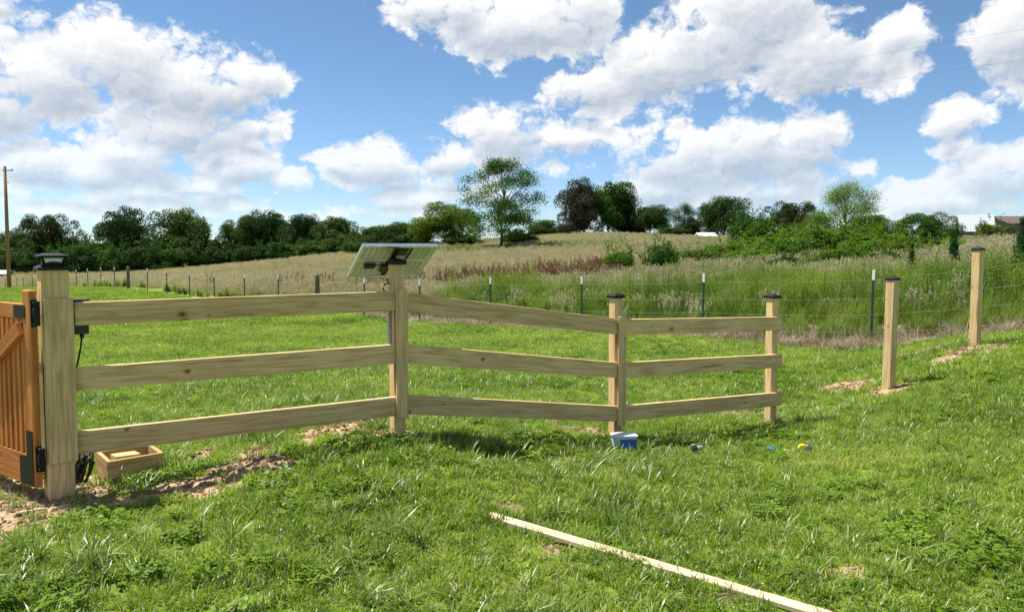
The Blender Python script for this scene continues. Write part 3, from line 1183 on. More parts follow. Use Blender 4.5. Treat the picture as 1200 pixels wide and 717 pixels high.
# line posts
PC = []
for k, yt, yb in ((1, 308, 512), (2, 347.5, 514), (3, 347.8, 493)):
    n = norms[min(k, 2)] if k < 3 else norms[2]
    n = (norms[k - 1] + norms[min(k, 2)]).normalized()
    d = Vector((-n.y, n.x, 0))
    c = Vector((joint[k].x, joint[k].y, 0)) - n * (0.036 + 0.0455)
    if k == 3: c = c - dirs[2] * 0.055
    zt = at(600, yt, c.y).z
    zb = gz(c.x, c.y)
    PC.append((c, n, d, zt))
    post_part('post', fence, c, zb, zt, 0.089, d)

# gate post with its cover boards and lamp cap
gn = Vector((0.655, -0.756, 0)).normalized()
gd = Vector((-gn.y, gn.x, 0))
pf = at(67.0, 400, 4.36)
gpc = Vector((pf.x, pf.y, 0)) - gn * 0.075
zt = at(70, 314, gpc.y).z
zb = gz(gpc.x, gpc.y)
gpost = post_part('gate_post', fence, gpc, zb, zt, 0.142, gd, mat='pine_v', cap=False)
gpost['label'] = 'thicker gate post at the left end, topped by a black lantern'
cb0, cb1 = at(70, 545, 4.3).z, at(70, 350.5, 4.3).z
base = Vector((pf.x, pf.y, 0)) + gn * 0.021 + gd * 0.012
front_trim = board('trim_board', Vector((base.x, base.y, cb0)), Vector((base.x, base.y, cb1)), 0.150, 0.019, gn, M['pine_v'], fence)
lb = gpc - gd * (0.075 + 0.020) + gn * 0.02
board('trim_board', Vector((lb.x, lb.y, cb0 + .03)), Vector((lb.x, lb.y, cb1 - 0.38)), 0.11, 0.018, -gd, M['pine_v'], fence)
screw = tube_mesh('screw', [(0, 0, 0), (0, -0.0015, 0)], 0.004, 8)
screw.materials.append(M['conduit'])
for fx, fz in ((-.055, .93), (.055, .93), (-.055, .5), (.055, .5), (-.055, .07), (.055, .07)):
    p = Vector((base.x, base.y, cb0 + (cb1 - cb0) * fz)) + gd * fx + gn * .0003
    link('screw', screw, None, front_trim, frame(p, gd, -gn, UP))


def frustum_mesh(name, w0, z0, w1, z1, more=()):
    bm = bmesh.new()
    rr = [(w0, z0), (w1, z1)] + list(more)
    vs = [[bm.verts.new((x * w / 2, y * w / 2, z)) for x, y in ((-1, -1), (1, -1), (1, 1), (-1, 1))] for w, z in rr]
    for a, b in zip(vs[:-1], vs[1:]):
        for i in range(4):
            bm.faces.new((a[i], a[(i + 1) % 4], b[(i + 1) % 4], b[i]))
    bm.faces.new(vs[0][::-1])
    bm.faces.new(vs[-1])
    return bm_mesh(name, bm)


lm = frame(Vector((gpc.x, gpc.y, zt)), gd, -gn, UP) @ Matrix.Diagonal((1, 1, .86, 1))
lamp = link('lamp_cap', frustum_mesh('lamp_cap', .172, -.014, .172, .004, [(.165, .008), (.118, .022), (.112, .026)]), M['black'], gpost, lm)
link('lens', frustum_mesh('lens', .092, .026, .104, .070), M['lens'], lamp, lm)
for sx in (-1, 1):
    for sy in (-1, 1):
        link('corner_bar', tube_mesh('corner_bar', [(sx * .048, sy * .048, .024), (sx * .052, sy * .052, .05), (sx * .064, sy * .064, .074)], .008, 6), M['black'], lamp, lm)
arch = [(-.045, 0)] + [(-.045 * math.cos(t), .020 * math.sin(t)) for t in np.linspace(.15, math.pi - .15, 9)] + [(.045, 0)]
for rz in range(4):
    link('arch', prism_mesh('arch', arch, .003), M['black'], lamp, lm @ Matrix.Rotation(rz * math.pi / 2, 4, 'Z') @ Matrix.Translation((0, -.054, .026)))
link('roof', frustum_mesh('roof', .122, .070, .160, .078, [(.160, .086), (.085, .100), (.08, .102)]), M['black'], lamp, lm)


# ------------------------------------------------------------------ lone posts
for k, (px, yt, yb, d, ln, lab) in enumerate([
        (1041, 327, 455, 8.45, (0.012, 0), 'lone square pine post with black cap in the lawn, the nearer of two'),
        (1142, 292.5, 408, 9.6, (0.004, 0), 'lone square pine post with black cap beside the wire fence, the farther of two')]):
    c = at(px, yb, d)
    c2 = Vector((c.x, c.y, 0))
    zb = gz(c.x, c.y)
    e = empty('fence_post', (c.x, c.y, zb))
    tag(e, lab, 'post', 'posts set for the next stretch of fence')
    nrm = Vector((0.50, -0.866, 0))
    dd = Vector((0.866, 0.50, 0))
    po = post_part('post', e, c2, zb, at(px, yt, d).z, 0.102, dd, ln)
    if k == 1:
        b = Vector((c.x, c.y, at(px, 315, d).z)) + dd * .06 + Vector((0, 0, 0))
        link('insulator', box_mesh('insulator', .02, .03, .06, .004), M['black'], e, frame(b, dd, -nrm, UP))

# ------------------------------------------------------------------ gate of stained boards
gl = Vector((-0.83, 0.56, 0)).normalized()           # from the hinge towards the far end of the leaf
gf = Vector((-gl.y, gl.x, 0))                        # face turned to the camera
if gf.y > 0: gf = -gf
hp = at(41.5, 560, 4.29)
G0 = Vector((hp.x, hp.y, 0)) - gf * 0                # front corner of the hinge stile
zg = gz(G0.x, G0.y)
gate = empty('wooden_gate', (G0.x, G0.y, zg))
tag(gate, 'orange-stained wooden gate leaf with a diagonal brace and black hinges', 'gate')


def gp(u, z, out=0.0):
    """A point on the leaf: u metres from the hinge, height z, out metres in front of its face."""
    q = G0 + gl * u + gf * out
    return Vector((q.x, q.y, z))


ztop, zbot = at(47, 340, 4.33).z, at(47, 571, 4.31).z
LEAF = 1.5
front_corner_shift = 0.0
for u0 in (0.0, LEAF - .089):
    o = board('stile', gp(u0 + .0445, zbot), gp(u0 + .0445, ztop), .089, .042, gf, M['cedar'], gate, .006)
tr0, tr1 = at(36, 373, 4.34).z, at(36, 357.5, 4.34).z
br0, br1 = at(36, 568.5, 4.34).z, at(36, 533, 4.34).z
board('top_rail', gp(.0905, (tr0 + tr1) / 2, -.004), gp(LEAF - .0905, (tr0 + tr1) / 2 - .0, -.004), tr1 - tr0 + .012, .034, gf, M['cedar'], gate)
board('bottom_rail', gp(.0905, (br0 + br1) / 2, -.004), gp(LEAF - .0905, (br0 + br1) / 2, -.004), br1 - br0, .034, gf, M['cedar'], gate)
board('brace', gp(.10, tr0 - .06, .0275), gp(LEAF - .15, br1 + .05, .0275), .085, .032, gf, M['cedar'], gate)
u = .115
while u < LEAF - .115:
    board('baluster', gp(u, br1 + .001, -.005), gp(u, tr0 - .008, -.005), .034, .034, gf, M['cedar'], gate, .002)
    u += .066
# hinges and strap plates
for zc, hh in ((at(40, 367, 4.32).z, .16), (at(40, 537, 4.32).z, .15)):
    hg = link('hinge', box_mesh('hinge', .006, .034, hh, .002), M['black'], gate, frame(G0 - gl * .0045 - gf * .021 + Vector((0, 0, zc)), gl, gf, UP))
    me = tube_mesh('barrel', [(0, 0, -.035), (0, 0, .035)], .013, 12)
    link('barrel', me, M['black'], hg, Matrix.Translation(G0 - gl * .024 - gf * .02 + Vector((0, 0, zc))))
    link('knuckle_arm', box_mesh('knuckle_arm', .034, .022, .05, .003), M['black'], hg, frame(G0 - gl * .022 - gf * .02 + Vector((0, 0, zc + .003)), gl, gf, UP))
    link('post_leaf', box_mesh('post_leaf', .004, .034, hh * .9, .001), M['black'], hg, frame(G0 - gl * .047 - gf * .02 + Vector((0, 0, zc)), gl, gf, UP))
    for q in (-.4, .4):
        link('bolt', tube_mesh('bolt', [(0, 0, 0), (0, .004, 0)], .007, 8), M['conduit'], hg, frame(G0 - gl * .0095 - gf * .021 + Vector((0, 0, zc + q * hh)), gf, -gl, UP))
tp = (tr0 + tr1) / 2
strap = board('strap_plate', gp(.055, tp, .0035), gp(.20, tp, .0035), .075, .0035, gf, M['black'], gate, .001)
cl = [(-.02, br0 + .005), (-.02, br1 + .15), (.035, br1 + .15), (.035, br1 - .005), (.13, br1 - .015), (.13, br0 + .005)]
outl = [(.055 + x if x > 0 else .015, z) for x, z in cl]
pl = prism_mesh('corner_plate', [(x, z - br0) for x, z in outl], -.0035)
link('corner_plate', pl, M['black'], gate, frame(Vector((G0.x, G0.y, br0)) + gf * .0004, gl, -gf, UP))

# ------------------------------------------------------------------ gate opener box and its cable
ob = Vector((gpc.x, gpc.y, 0)) + gd * 0.128 - gn * 0.02
zc = (at(92, 349, ob.y).z + at(92, 394, ob.y).z) / 2
hbox = at(92, 349, ob.y).z - at(92, 394, ob.y).z
opener = empty('gate_opener', (ob.x, ob.y, zc - hbox / 2))
tag(opener, 'black gate opener box behind the top rail beside the gate post', 'gate opener')
lmx = frame(Vector((ob.x, ob.y, zc)), gd, -gn, UP)
hs = link('housing', box_mesh('housing', .10, .11, hbox * .86, .008, 2), M['blackplastic'], opener, lmx)
link('lid', box_mesh('lid', .112, .122, .014, .005, 2), M['blackplastic'], opener, lmx @ Matrix.Translation((0, 0, hbox * .44)))
link('cable_gland', tube_mesh('cable_gland', [(0.02, 0, 0), (0.02, 0, -.03)], .012, 10), M['blackplastic'], opener, lmx @ Matrix.Translation((0, 0, -hbox * .43)))
p0 = lmx @ Vector((.02, 0, -hbox * .46))
pts = []
for t in np.linspace(0, 1, 14):
    q = p0.lerp(Vector((p0.x - .085, p0.y + .03, gz(p0.x, p0.y) + .02)), min(1, t * 1.0))
    q = q + (-gd) * .045 * min(1, t * 5)
    pts.append(q + gd * .02 * math.sin(t * 9) + gn * .01 * math.sin(t * 6))
link('cable', tube_mesh('cable', pts, .006, 6), M['rubber'], opener)
# black cable coil heaped at the foot of the post
cc = at(97, 566, 4.62)
zc0 = gz(cc.x, cc.y)
coil = empty('cable_coil', (cc.x, cc.y, zc0))
tag(coil, 'heap of black cable coiled between gate post and wooden box', 'cable')
for k in range(9):
    pts = []
    ph, sc_ = RNG.uniform(0, 6.28), RNG.uniform(.055, .085)
    for t in np.linspace(0, 2 * math.pi, 22):
        pts.append((cc.x - .012 + .012 * (k - 3) + sc_ * (.32 + .06 * (k % 3)) * math.cos(t + ph), cc.y + sc_ * .6 * math.sin(t + ph) * .6 + RNG.normal() * .002,
                    zc0 + .095 + .012 * (k % 4) + sc_ * 1.15 * math.sin(t + ph + .6 * (k % 3))))
    link('cable_loop', tube_mesh('cable_loop', pts, .007, 6, caps=False), M['rubber'], coil)
FOOT.append((cc.x, cc.y, 1, 0, .06, .05))

# ------------------------------------------------------------------ solar panel on the second post
c2, n2, d2, z2 = PC[0]
ew = Vector((0.885, 0.465, 0)).normalized()           # along the top edge
az = Vector((-0.465, 0.885, 0))                       # down-slope, horizontally
tilt = math.radians(29)
es = (az * math.cos(tilt) - UP * math.sin(tilt)).normalized()
en = ew.cross(es)                                      # glass side
if en.z < 0: en = -en
TL = at(425, 287, 5.28)
W, Ls = 0.575, 0.485
panel = empty('solar_panel', (c2.x, c2.y, z2))
tag(panel, 'tilted solar panel seen from behind on top of the second fence post', 'solar panel')


def pp(u, v, w=0.0):
    return TL + ew * u + es * v + en * w


pmat = lambda u, v, w=0.0: frame(pp(u, v, w), ew, es, ew.cross(es))
wn = 1 if ew.cross(es).dot(en) > 0 else -1
for nm, u, v, sx, sy in (('frame_edge', W / 2, .006, W, .012), ('frame_edge', W / 2, Ls - .006, W, .012), ('frame_edge', .006, Ls / 2, .012, Ls - .026), ('frame_edge', W - .006, Ls / 2, .012, Ls - .026)):
    link(nm, box_mesh(nm, sx, sy, .026, .001), M['alu'], panel, pmat(u, v, 0))
link('frame_lip', box_mesh('frame_lip', W - .026, .012, .0016, 0), M['alu'], panel, pmat(W / 2, .0185, -.0115))
link('frame_lip', box_mesh('frame_lip', W - .026, .012, .0016, 0), M['alu'], panel, pmat(W / 2, Ls - .0185, -.0115))
bs = link('backsheet', box_mesh('backsheet', W - .025, Ls - .025, .004, 0), M['backsheet'], panel, pmat(W / 2, Ls / 2, .006))
cw, chh = (W - .075) / 12, (Ls - .075) / 2
cellm = box_mesh('cell', cw - .007, chh - .012, .0016, 0)
cellm.materials.append(M['cell'])
for i in range(12):
    for j in range(2):
        uu = .026 + cw * (i + .5) + (.022 if i >= 6 else 0)
        link('cell', cellm, None, bs, pmat(uu, .032 + chh * (j + .5) + (.010 if j else 0), .0032))
jb = link('junction_box', box_mesh('junction_box', .075, .095, .020, .004, 2), M['blackplastic'], panel, pmat(W * .62 - .04, .085, -.008))
# black mounting bracket: a strut along the back and an arm to the post
link('bracket', box_mesh('bracket', .035, Ls * .86, .012, .002), M['black'], panel, pmat(W * .47, Ls * .5, -.011))
link('bracket', box_mesh('bracket', .012, Ls * .6, .012, .002), M['black'], panel, pmat(W * .66, Ls * .36, -.0115))
arm0 = pp(W * .5, Ls * .45, -.02)
arm1 = Vector((c2.x, c2.y, z2 + .015))
link('arm', tube_mesh('arm', [arm0, arm0.lerp(arm1, .5) + UP * -.01, arm1], .022, 8), M['black'], panel)
# small sensor box on a wire
sb = link('sensor_box', box_mesh('sensor_box', .085, .045, .03, .006, 2), M['blackplastic'], panel, pmat(.115, Ls * .55, -.03))
q0, q1 = pp(.155, Ls * .55, -.03), pp(W * .45, Ls * .60, -.02)
link('wire', tube_mesh('wire', [q0, q0.lerp(q1, .3) + en * .0 + UP * .008, q0.lerp(q1, .7) + UP * .004, q1], .0045, 6), M['rubber'], panel)
link('sensor_box', box_mesh('sensor_box', .05, .09, .024, .004, 2), M['blackplastic'], panel, pmat(W * .41, Ls * .66, -.02))
# cable loop and grey conduit down the post
side2 = -d2
cb = Vector((c2.x, c2.y, z2 - .24)) + side2 * .045
pts = [cb + side2 * .0, cb + side2 * .035 + UP * .015, cb + side2 * .06 + UP * .05, cb + side2 * .045 + UP * .085, cb + side2 * .0 + UP * .09 - n2 * .03, cb + UP * .12 - n2 * .06]
link('cable', tube_mesh('cable', pts, .006, 6), M['rubber'], panel)
cd = Vector((c2.x, c2.y, 0)) + side2 * .060
link('conduit', tube_mesh('conduit', [(cd.x, cd.y, z2 - .22), (cd.x, cd.y, z2 - .6), (cd.x, cd.y, z2 - .62)], .012, 10), M['conduit'], panel)

# ------------------------------------------------------------------ wooden box with blocks
FL, FR_ = Vector((-2.545, 4.60, 0)), Vector((-2.289, 4.82, 0))
bd = (FR_ - FL).normalized()
bn = Vector((-bd.y, bd.x, 0))
bl, bw, bh = .335, .31, .150
bc = FL + bd * bl / 2 + bn * bw / 2
zb0 = min(gz(bc.x, bc.y), gz(FL.x, FL.y)) - .004
bx = empty('wooden_box', (bc.x, bc.y, zb0))
tag(bx, 'open wooden box of treated boards on the ground under the fence', 'box')
th = .026
zc = zb0 + bh / 2


def side_board(c, along_v, L, out):
    ex = along_v
    me = box_mesh('side_board', L, th, bh, .002)
    return link('side_board', me, M['pine_box'], bx, frame(Vector((c.x, c.y, zc)), ex, UP.cross(ex), UP))


side_board(FL + bd * bl / 2 + bn * th / 2, bd, bl, None)
side_board(FL + bd * bl / 2 + bn * (bw - th / 2), bd, bl, None)
side_board(FL + bd * th / 2 + bn * bw / 2, bn, bw - 2 * th - .002, None)
side_board(FL + bd * (bl - th / 2) + bn * bw / 2, bn, bw - 2 * th - .002, None)
link('bottom_board', box_mesh('bottom_board', bl - 2 * th - .004, bw - 2 * th - .004, .016, .001), M['pine_box'], bx, frame(Vector((bc.x, bc.y, zb0 + .014)), bd, bn, UP))
for (ou, ov, oz, sx, sy, sz, rz, rx, lab) in ((-.03, -.005, .086, .15, .10, .120, .12, .0, 'square-cut pine block lying in the open wooden box'),):
    bp = bc + bd * ou + bn * ov
    mt = frame(Vector((bp.x, bp.y, zb0 + oz)), bd, bn, UP) @ Euler((rx, .06, rz)).to_matrix().to_4x4()
    o = link('wood_block', box_mesh('wood_block', sx, sy, sz, .002), M['block'], None, mt)
    tag(o, lab, 'block')
FOOT.append((bc.x, bc.y, bd.x, bd.y, bl / 2, bw / 2))

# ------------------------------------------------------------------ loose board in the grass


def hit_above(px, py, dz):
    r = ray(px, py)
    d = np.geomspace(2.0, 12, 1500)
    gap = EYE + r.z * d - ground_z(r.x * d, d) - dz
    k = int(np.argmax(gap < 0))
    return at(px, py, d[k])


pa, pb = hit_above(571, 601, .025), hit_above(955, 714, .025)
pb = pa + (pb - pa).normalized() * 2.44
Bd = Vector((pb.x - pa.x, pb.y - pa.y, 0)).normalized()
Bc = (pa + pb) / 2
Lb = 2.44
lb_ = board('loose_board', pa, pb, .070, .022, UP, M['pine_pale'], None, .002)
tag(lb_, 'long pale board lying loose in the grass in the foreground', 'board')
FOOT.append((Bc.x, Bc.y, Bd.x, Bd.y, Lb / 2, .036))

# ------------------------------------------------------------------ tub, tools and scraps
tc_ = at(731, 528, 6.16)
zt0 = gz(tc_.x, tc_.y) + .025
tub = empty('plastic_tub', (tc_.x, tc_.y, zt0))
tag(tub, 'small clear plastic tub with a blue label at the foot of the fence post', 'tub')
tr = math.radians(8)


def rbox(w, d_, n=4, r=.02):
    pts = []
    for cx_, cy_, a0 in ((1, 1, 0), (-1, 1, 90), (-1, -1, 180), (1, -1, 270)):
        for k in range(n + 1):
            a = math.radians(a0 + 90 * k / n)
            pts.append((cx_ * (w / 2 - r) + r * math.cos(a), cy_ * (d_ / 2 - r) + r * math.sin(a)))
    return pts


def loft(name, rings, closed=True):
    bm = bmesh.new()
    vs = []
    for pts, z in rings:
        vs.append([bm.verts.new((x, y, z)) for x, y in pts])
    n = len(vs[0])
    for a, b in zip(vs[:-1], vs[1:]):
        for i in range(n):
            bm.faces.new((a[i], a[(i + 1) % n], b[(i + 1) % n], b[i]))
    if closed:
        bm.faces.new(vs[0][::-1])
        bm.faces.new(vs[-1])
    return bm_mesh(name, bm)


tm = Matrix.Translation((tc_.x, tc_.y, zt0)) @ Matrix.Rotation(tr, 4, 'Z')
link('tub_body', loft('tub_body', [(rbox(.18, .11), 0), (rbox(.20, .13), .105)]), M['tub'], tub, tm)
link('tub_lid', loft('tub_lid', [(rbox(.208, .138), .1055), (rbox(.214, .144), .110), (rbox(.214, .144), .120), (rbox(.20, .13), .124)]), M['tub'], tub, tm)
lab = link('blue_label', loft('blue_label', [(rbox(.150, .1135), .008), (rbox(.166, .1295), .092)], True), M['blue'], tub, tm @ Matrix.Translation((.02, -.0015, 0)))
link('label_print', box_mesh('label_print', .035, .003, .012, 0), M['darkgrey'], lab, tm @ Matrix.Translation((.07, -.0665, .066)) @ Matrix.Rotation(-.1, 4, 'X'))
FOOT.append((tc_.x, tc_.y, 1, 0, .09, .07))


def at_ground(px, py, dz=0.0):
    x, y = hit(px, py)
    return Vector((x, y, gz(x, y) + dz))


# dark grey tool
g_ = at_ground(818, 534, .035)
tool = empty('hand_tool', g_)
tag(tool, 'small dark grey tool lying in the grass right of the tub', 'tool')
tm = Matrix.Translation(g_) @ Matrix.Rotation(.25, 4, 'Z')
link('tool_head', prism_mesh('tool_head', [(-.055, 0), (-.05, .038), (-.015, .046), (.0, .03), (.0, 0)], .045, .006), M['darkgrey'], tool, tm)
link('tool_grip', prism_mesh('tool_grip', [(.0, .0), (.002, .028), (.04, .034), (.062, .026), (.06, .0)], .038, .006), M['grey'], tool, tm @ Matrix.Translation((.0025, .003, 0)))
link('tool_button', box_mesh('tool_button', .03, .012, .006, .002), M['paleyellow'], tool, tm @ Matrix.Translation((-.035, .022, .049)))
# blue cap
g_ = at_ground(902, 533, .03)
bm = [(rbox(.075, .045, 4, .018), 0), (rbox(.08, .05, 4, .02), .004), (rbox(.076, .046, 4, .019), .028), (rbox(.06, .034, 4, .014), .033)]
o = link('plastic_piece', loft('plastic_piece', bm), M['bluecap'], None, Matrix.Translation(g_) @ Euler((.2, .1, .4)).to_matrix().to_4x4())
tag(o, 'small bright blue plastic piece lying in the grass', 'cap')
g_ = at_ground(922, 533.5, .032)
o = link('wood_chip', prism_mesh('wood_chip', [(-.022, 0), (-.018, .012), (.004, .015), (.023, .009), (.02, 0)], .02, .002), M['paleyellow'], None, Matrix.Translation(g_))
tag(o, 'tiny pale yellow chip in the grass left of the tape measure', 'chip')
# tape measure
g_ = at_ground(943, 534, .028)
tape = empty('tape_measure', g_)
tag(tape, 'yellow and grey tape measure lying in the grass', 'tape measure')
tm = Matrix.Translation(g_) @ Matrix.Rotation(-.3, 4, 'Z')
shell = [(-.05, 0), (-.052, .03), (-.035, .055), (-.005, .06), (.008, .05), (.008, 0)]
link('yellow_case', prism_mesh('yellow_case', shell, .045, .006), M['yellow'], tape, tm)
sh2 = [(.009, 0), (.009, .05), (.022, .060), (.048, .052), (.058, .03), (.052, 0)]
link('grey_case', prism_mesh('grey_case', sh2, .043, .006), M['grey'], tape, tm)
link('hook', box_mesh('hook', .004, .02, .016, .001), M['conduit'], tape, tm @ Matrix.Translation((-.0545, .02, .01)))
link('thumb_lock', box_mesh('thumb_lock', .014, .016, .014, .003), M['darkgrey'], tape, tm @ Matrix.Translation((.034, .018, .062)))
# wood offcuts on the soil by the gate
for k, (px, py, L, rz, labx) in enumerate([(36, 608, .16, .55, 'pale wood splinter on the bare soil below the gate, left of two'),
                                           (71, 597, .12, .75, 'pale wood splinter on the bare soil by the gate post, right of two')]):
    g_ = at_ground(px, py, .012)
    o = link('wood_splinter', prism_mesh('wood_splinter', [(-L / 2, 0), (-L / 2 + .02, .010), (L / 2 - .01, .012), (L / 2, 0)], .016, .001), M['pine_pale'], None,
             Matrix.Translation(g_) @ Matrix.Rotation(rz, 4, 'Z'))
    tag(o, labx, 'splinter', 'wood splinters by the gate')

# ------------------------------------------------------------------ wire fence of steel T-posts
wf = empty('wire_fence', (FA[0], FA[1], gz(*FA)))
tag(wf, 'wire fence of green steel posts with white tips along the pasture', 'fence')


def tpost_mesh(h):
    t = .006
    o = [(-.022, 0), (.022, 0), (.022, t), (t / 2, t), (t / 2, .042), (-t / 2, .042), (-t / 2, t), (-.022, t)]
    bm = bmesh.new()
    vs = [bm.verts.new((x, y, -.1)) for x, y in o]
    f = bm.faces.new(vs)
    r = bmesh.ops.extrude_face_region(bm, geom=[f])
    for v in r['geom']:
        if isinstance(v, bmesh.types.BMVert): v.co.z = h
    return bm_mesh('t_post', bm)


def tip_mesh():
    bm = bmesh.new()
    o = [(-.024, -.002), (.024, -.002), (.024, .009), (.006, .010), (.006, .045), (-.006, .045), (-.006, .010), (-.024, .009)]
    vs = [bm.verts.new((x, y, 0)) for x, y in o]
    f = bm.faces.new(vs)
    r = bmesh.ops.extrude_face_region(bm, geom=[f])
    for v in r['geom']:
        if isinstance(v, bmesh.types.BMVert): v.co.z = .185
    return bm_mesh('white_tip', bm)


TP, TT = tpost_mesh(1.12), tip_mesh()
TP.materials.append(M['tgreen'])
TT.materials.append(M['white'])
posts = []
step = 3.2
yaw = math.atan2(FD[1], FD[0])
fpx = {}
spots = [(1290, 11.2), (1022, 13.5), (824, 15.7), (681, 17.9), (574, 20.2), (491, 22.5), (426, 24.8), (372, 27.2), (326, 29.5), (286, 31.8), (251, 34.1), (222, 36.4), (195.5, 38.8), (172.7, 41.1),
         (151, 43.5), (134.5, 45.8), (118.5, 48.2), (103.5, 50.5), (90, 52.9), (78, 55.3), (67, 57.6), (57, 60), (47, 62.3), (38.5, 64.6), (28, 67.5), (20, 70), (7, 74), (0, 76.5), (-12, 79)]
for px, d in spots:
    q = at(px, 350, d)
    z = gz(q.x, q.y)
    posts.append((q.x, q.y, z))
    if px in (372, 151):
        hh = 1.35
        me = tube_mesh('wood_post', [(0, 0, -.1), (0, 0, hh - .03), (0, 0, hh)], .085, 14, taper=[.09, .085, .07])
        link('wood_post', me, M['oldpost'], wf, Matrix.Translation((q.x, q.y, z)))
        continue
    w = Matrix.Translation((q.x, q.y, z)) @ Matrix.Rotation(yaw + math.pi, 4, 'Z') @ Euler((RNG.normal() * .012, RNG.normal() * .012, 0)).to_matrix().to_4x4()
    p = link('t_post', TP, None, wf, w)
    link('white_tip', TT, None, p, w @ Matrix.Translation((0, 0, 1.12)))
for hgt in (.16, .48, .78, 1.12):
    pts = []
    for (a, b) in zip(posts[:-1], posts[1:]):
        for t in (0, .33, .66):
            sag = -.03 * math.sin(t * math.pi)
            pts.append((a[0] + (b[0] - a[0]) * t, a[1] + (b[1] - a[1]) * t - .006, a[2] + (b[2] - a[2]) * t + hgt + sag))
    pts.append((posts[-1][0], posts[-1][1], posts[-1][2] + hgt))
    link('wire', tube_mesh('wire', pts, .0018, 4), M['wire'], wf)

# ------------------------------------------------------------------ utility pole and its lines
ub = at(11, 339, 62.0)
ub.z = gz(ub.x, ub.y)
pole = empty('utility_pole', ub)
tag(pole, 'tall wooden utility pole at the far left edge of the lawn', 'utility pole')
ut = at(5.5, 195, 62.0)
link('pole', tube_mesh('pole', [(ub.x, ub.y, ub.z - .2), ub.lerp(ut, .5), ut], .15, 14, taper=[.16, .14, .11]), M['polewood'], pole)
xa0, xa1 = at(4, 199.5, 61.8), at(16, 200.5, 61.8)
link('cross_arm', box_mesh('cross_arm', (xa1 - xa0).length, .09, .08, .01), M['polewood'], pole, frame((xa0 + xa1) / 2 + Vector((0, -.1, 0)), Vector((1, 0, 0)), Vector((0, 1, 0)), UP))
ins = tube_mesh('insulator', [(0, 0, 0), (0, 0, .05), (0, 0, .10), (0, 0, .16)], .05, 10, taper=[.03, .06, .045, .06])
link('insulator', ins, M['white'], pole, Matrix.Translation(xa1 + Vector((-.06, -.1, .05))))
link('bracket', tube_mesh('bracket', [at(7, 212, 61.9), at(10, 214.5, 61.7)], .03, 6), M['conduit'], pole)
for nm, a_px, pa_, lab_ in (('upper', (15, 199), [(430, 157.5, 48), (830, 97, 36), (1200, 35, 28)], 'upper of two thin power lines crossing the sky'),
                            ('lower', (10, 214), [(345, 185, 50), (830, 124, 36), (1120, 82, 30)], 'lower of two thin power lines crossing the sky')):
    K = [at(*a_px, 61.7)] + [at(*q) for q in pa_]
    K.append(K[-1] + (K[-1] - K[-2]) * 2.0)
    pts = []
    for a, b, c, d in zip([K[0]] + K[:-2], K[:-1], K[1:], K[2:] + [K[-1]]):
        for t in np.linspace(0, 1, 9)[:-1]:
            pts.append(.5 * ((2 * b) + (c - a) * t + (2 * a - 5 * b + 4 * c - d) * t * t + (3 * b - a - 3 * c + d) * t ** 3))
    pts.append(K[-1])
    o = link('power_line', tube_mesh('power_line', pts, .0032, 5), M['powerline'])
    tag(o, lab_, 'cable', 'power lines')

# ------------------------------------------------------------------ far buildings
def gable(name, loc, rz, L, Wd, hw, hr, wall, roof, lab_, doors=()):
    e = empty(name, loc, rz)
    tag(e, lab_, 'building')
    m0 = wmat(e)
    bm = bmesh.new()
    o = [(-Wd / 2, -3), (Wd / 2, -3), (Wd / 2, hw), (0, hw + hr), (-Wd / 2, hw)]
    vs = [bm.verts.new((-L / 2, x, z)) for x, z in o]
    f = bm.faces.new(vs)
    r = bmesh.ops.extrude_face_region(bm, geom=[f])
    for v in r['geom']:
        if isinstance(v, bmesh.types.BMVert): v.co.x += L
    link('wall', bm_mesh('wall', bm), wall, e, m0)
    for s in (-1, 1):
        ang = math.atan2(hr, Wd / 2)
        ln_ = math.hypot(hr, Wd / 2) + .4
        mm = m0 @ Matrix.Translation((0, s * (Wd / 4 + .1), hw + hr / 2 - .02)) @ Matrix.Rotation(-s * ang, 4, 'X') @ Matrix.Translation((0, 0, .12))
        rf = link('roof', box_mesh('roof', L + .8, ln_, .1, .01), roof, e, mm)
        nr_ = int(L / 1.2)
        rib = box_mesh('rib', .06, ln_ - .02, .05, 0)
        rib.materials.append(roof)
        for i in range(nr_):
            link('rib', rib, None, rf, mm @ Matrix.Translation((-L / 2 + (i + .5) * L / nr_, 0, .075)))
    for (u, w_, h_) in doors:
        dd = link('door', box_mesh('door', w_, .06, h_, .01), M['darkwall'], e, m0 @ Matrix.Translation((u, -Wd / 2 - .035, h_ / 2)))
        link('handle', box_mesh('handle', .1, .05, .3, .01), M['conduit'], dd, m0 @ Matrix.Translation((u + w_ * .35, -Wd / 2 - .1, 1.1)))
    return e


q = at(1143, 272, 95)
gable('barn', (q.x - .1, q.y, q.z - 1.95), math.radians(-24), 3.2, 4.6, 2.0, 1.9, M['darkwall'], M['metalroof'], 'pale metal-roofed barn on the rise behind the weeds', [(0, 1.4, 2.0)])
q = at(1185, 272, 104)
gable('house', (q.x, q.y, q.z - 1.2), math.radians(5), 5.0, 6, 2.2, 1.0, M['darkwall'], M['brownroof'], 'low house with a brown roof at the right edge', [(0, 1.0, 2.0)])
q = at(826, 271.5, 109)
gable('white_shed', (q.x + .1, q.y, q.z - 2.65), math.radians(4), 1.9, 2.4, 1.9, .40, M['whitewall'], M['whitewall'], 'white shed beside the dark oak trunks on the hill', [(-.4, .8, 1.5)])
q = at(-4, 322, 118)
gable('small_shed', (q.x, q.y, q.z - .9), math.radians(10), 3.5, 3, 1.0, .45, M['darkwall'], M['metalroof'], 'pale roof of a small shed at the far left edge', [(0, .8, .9)])
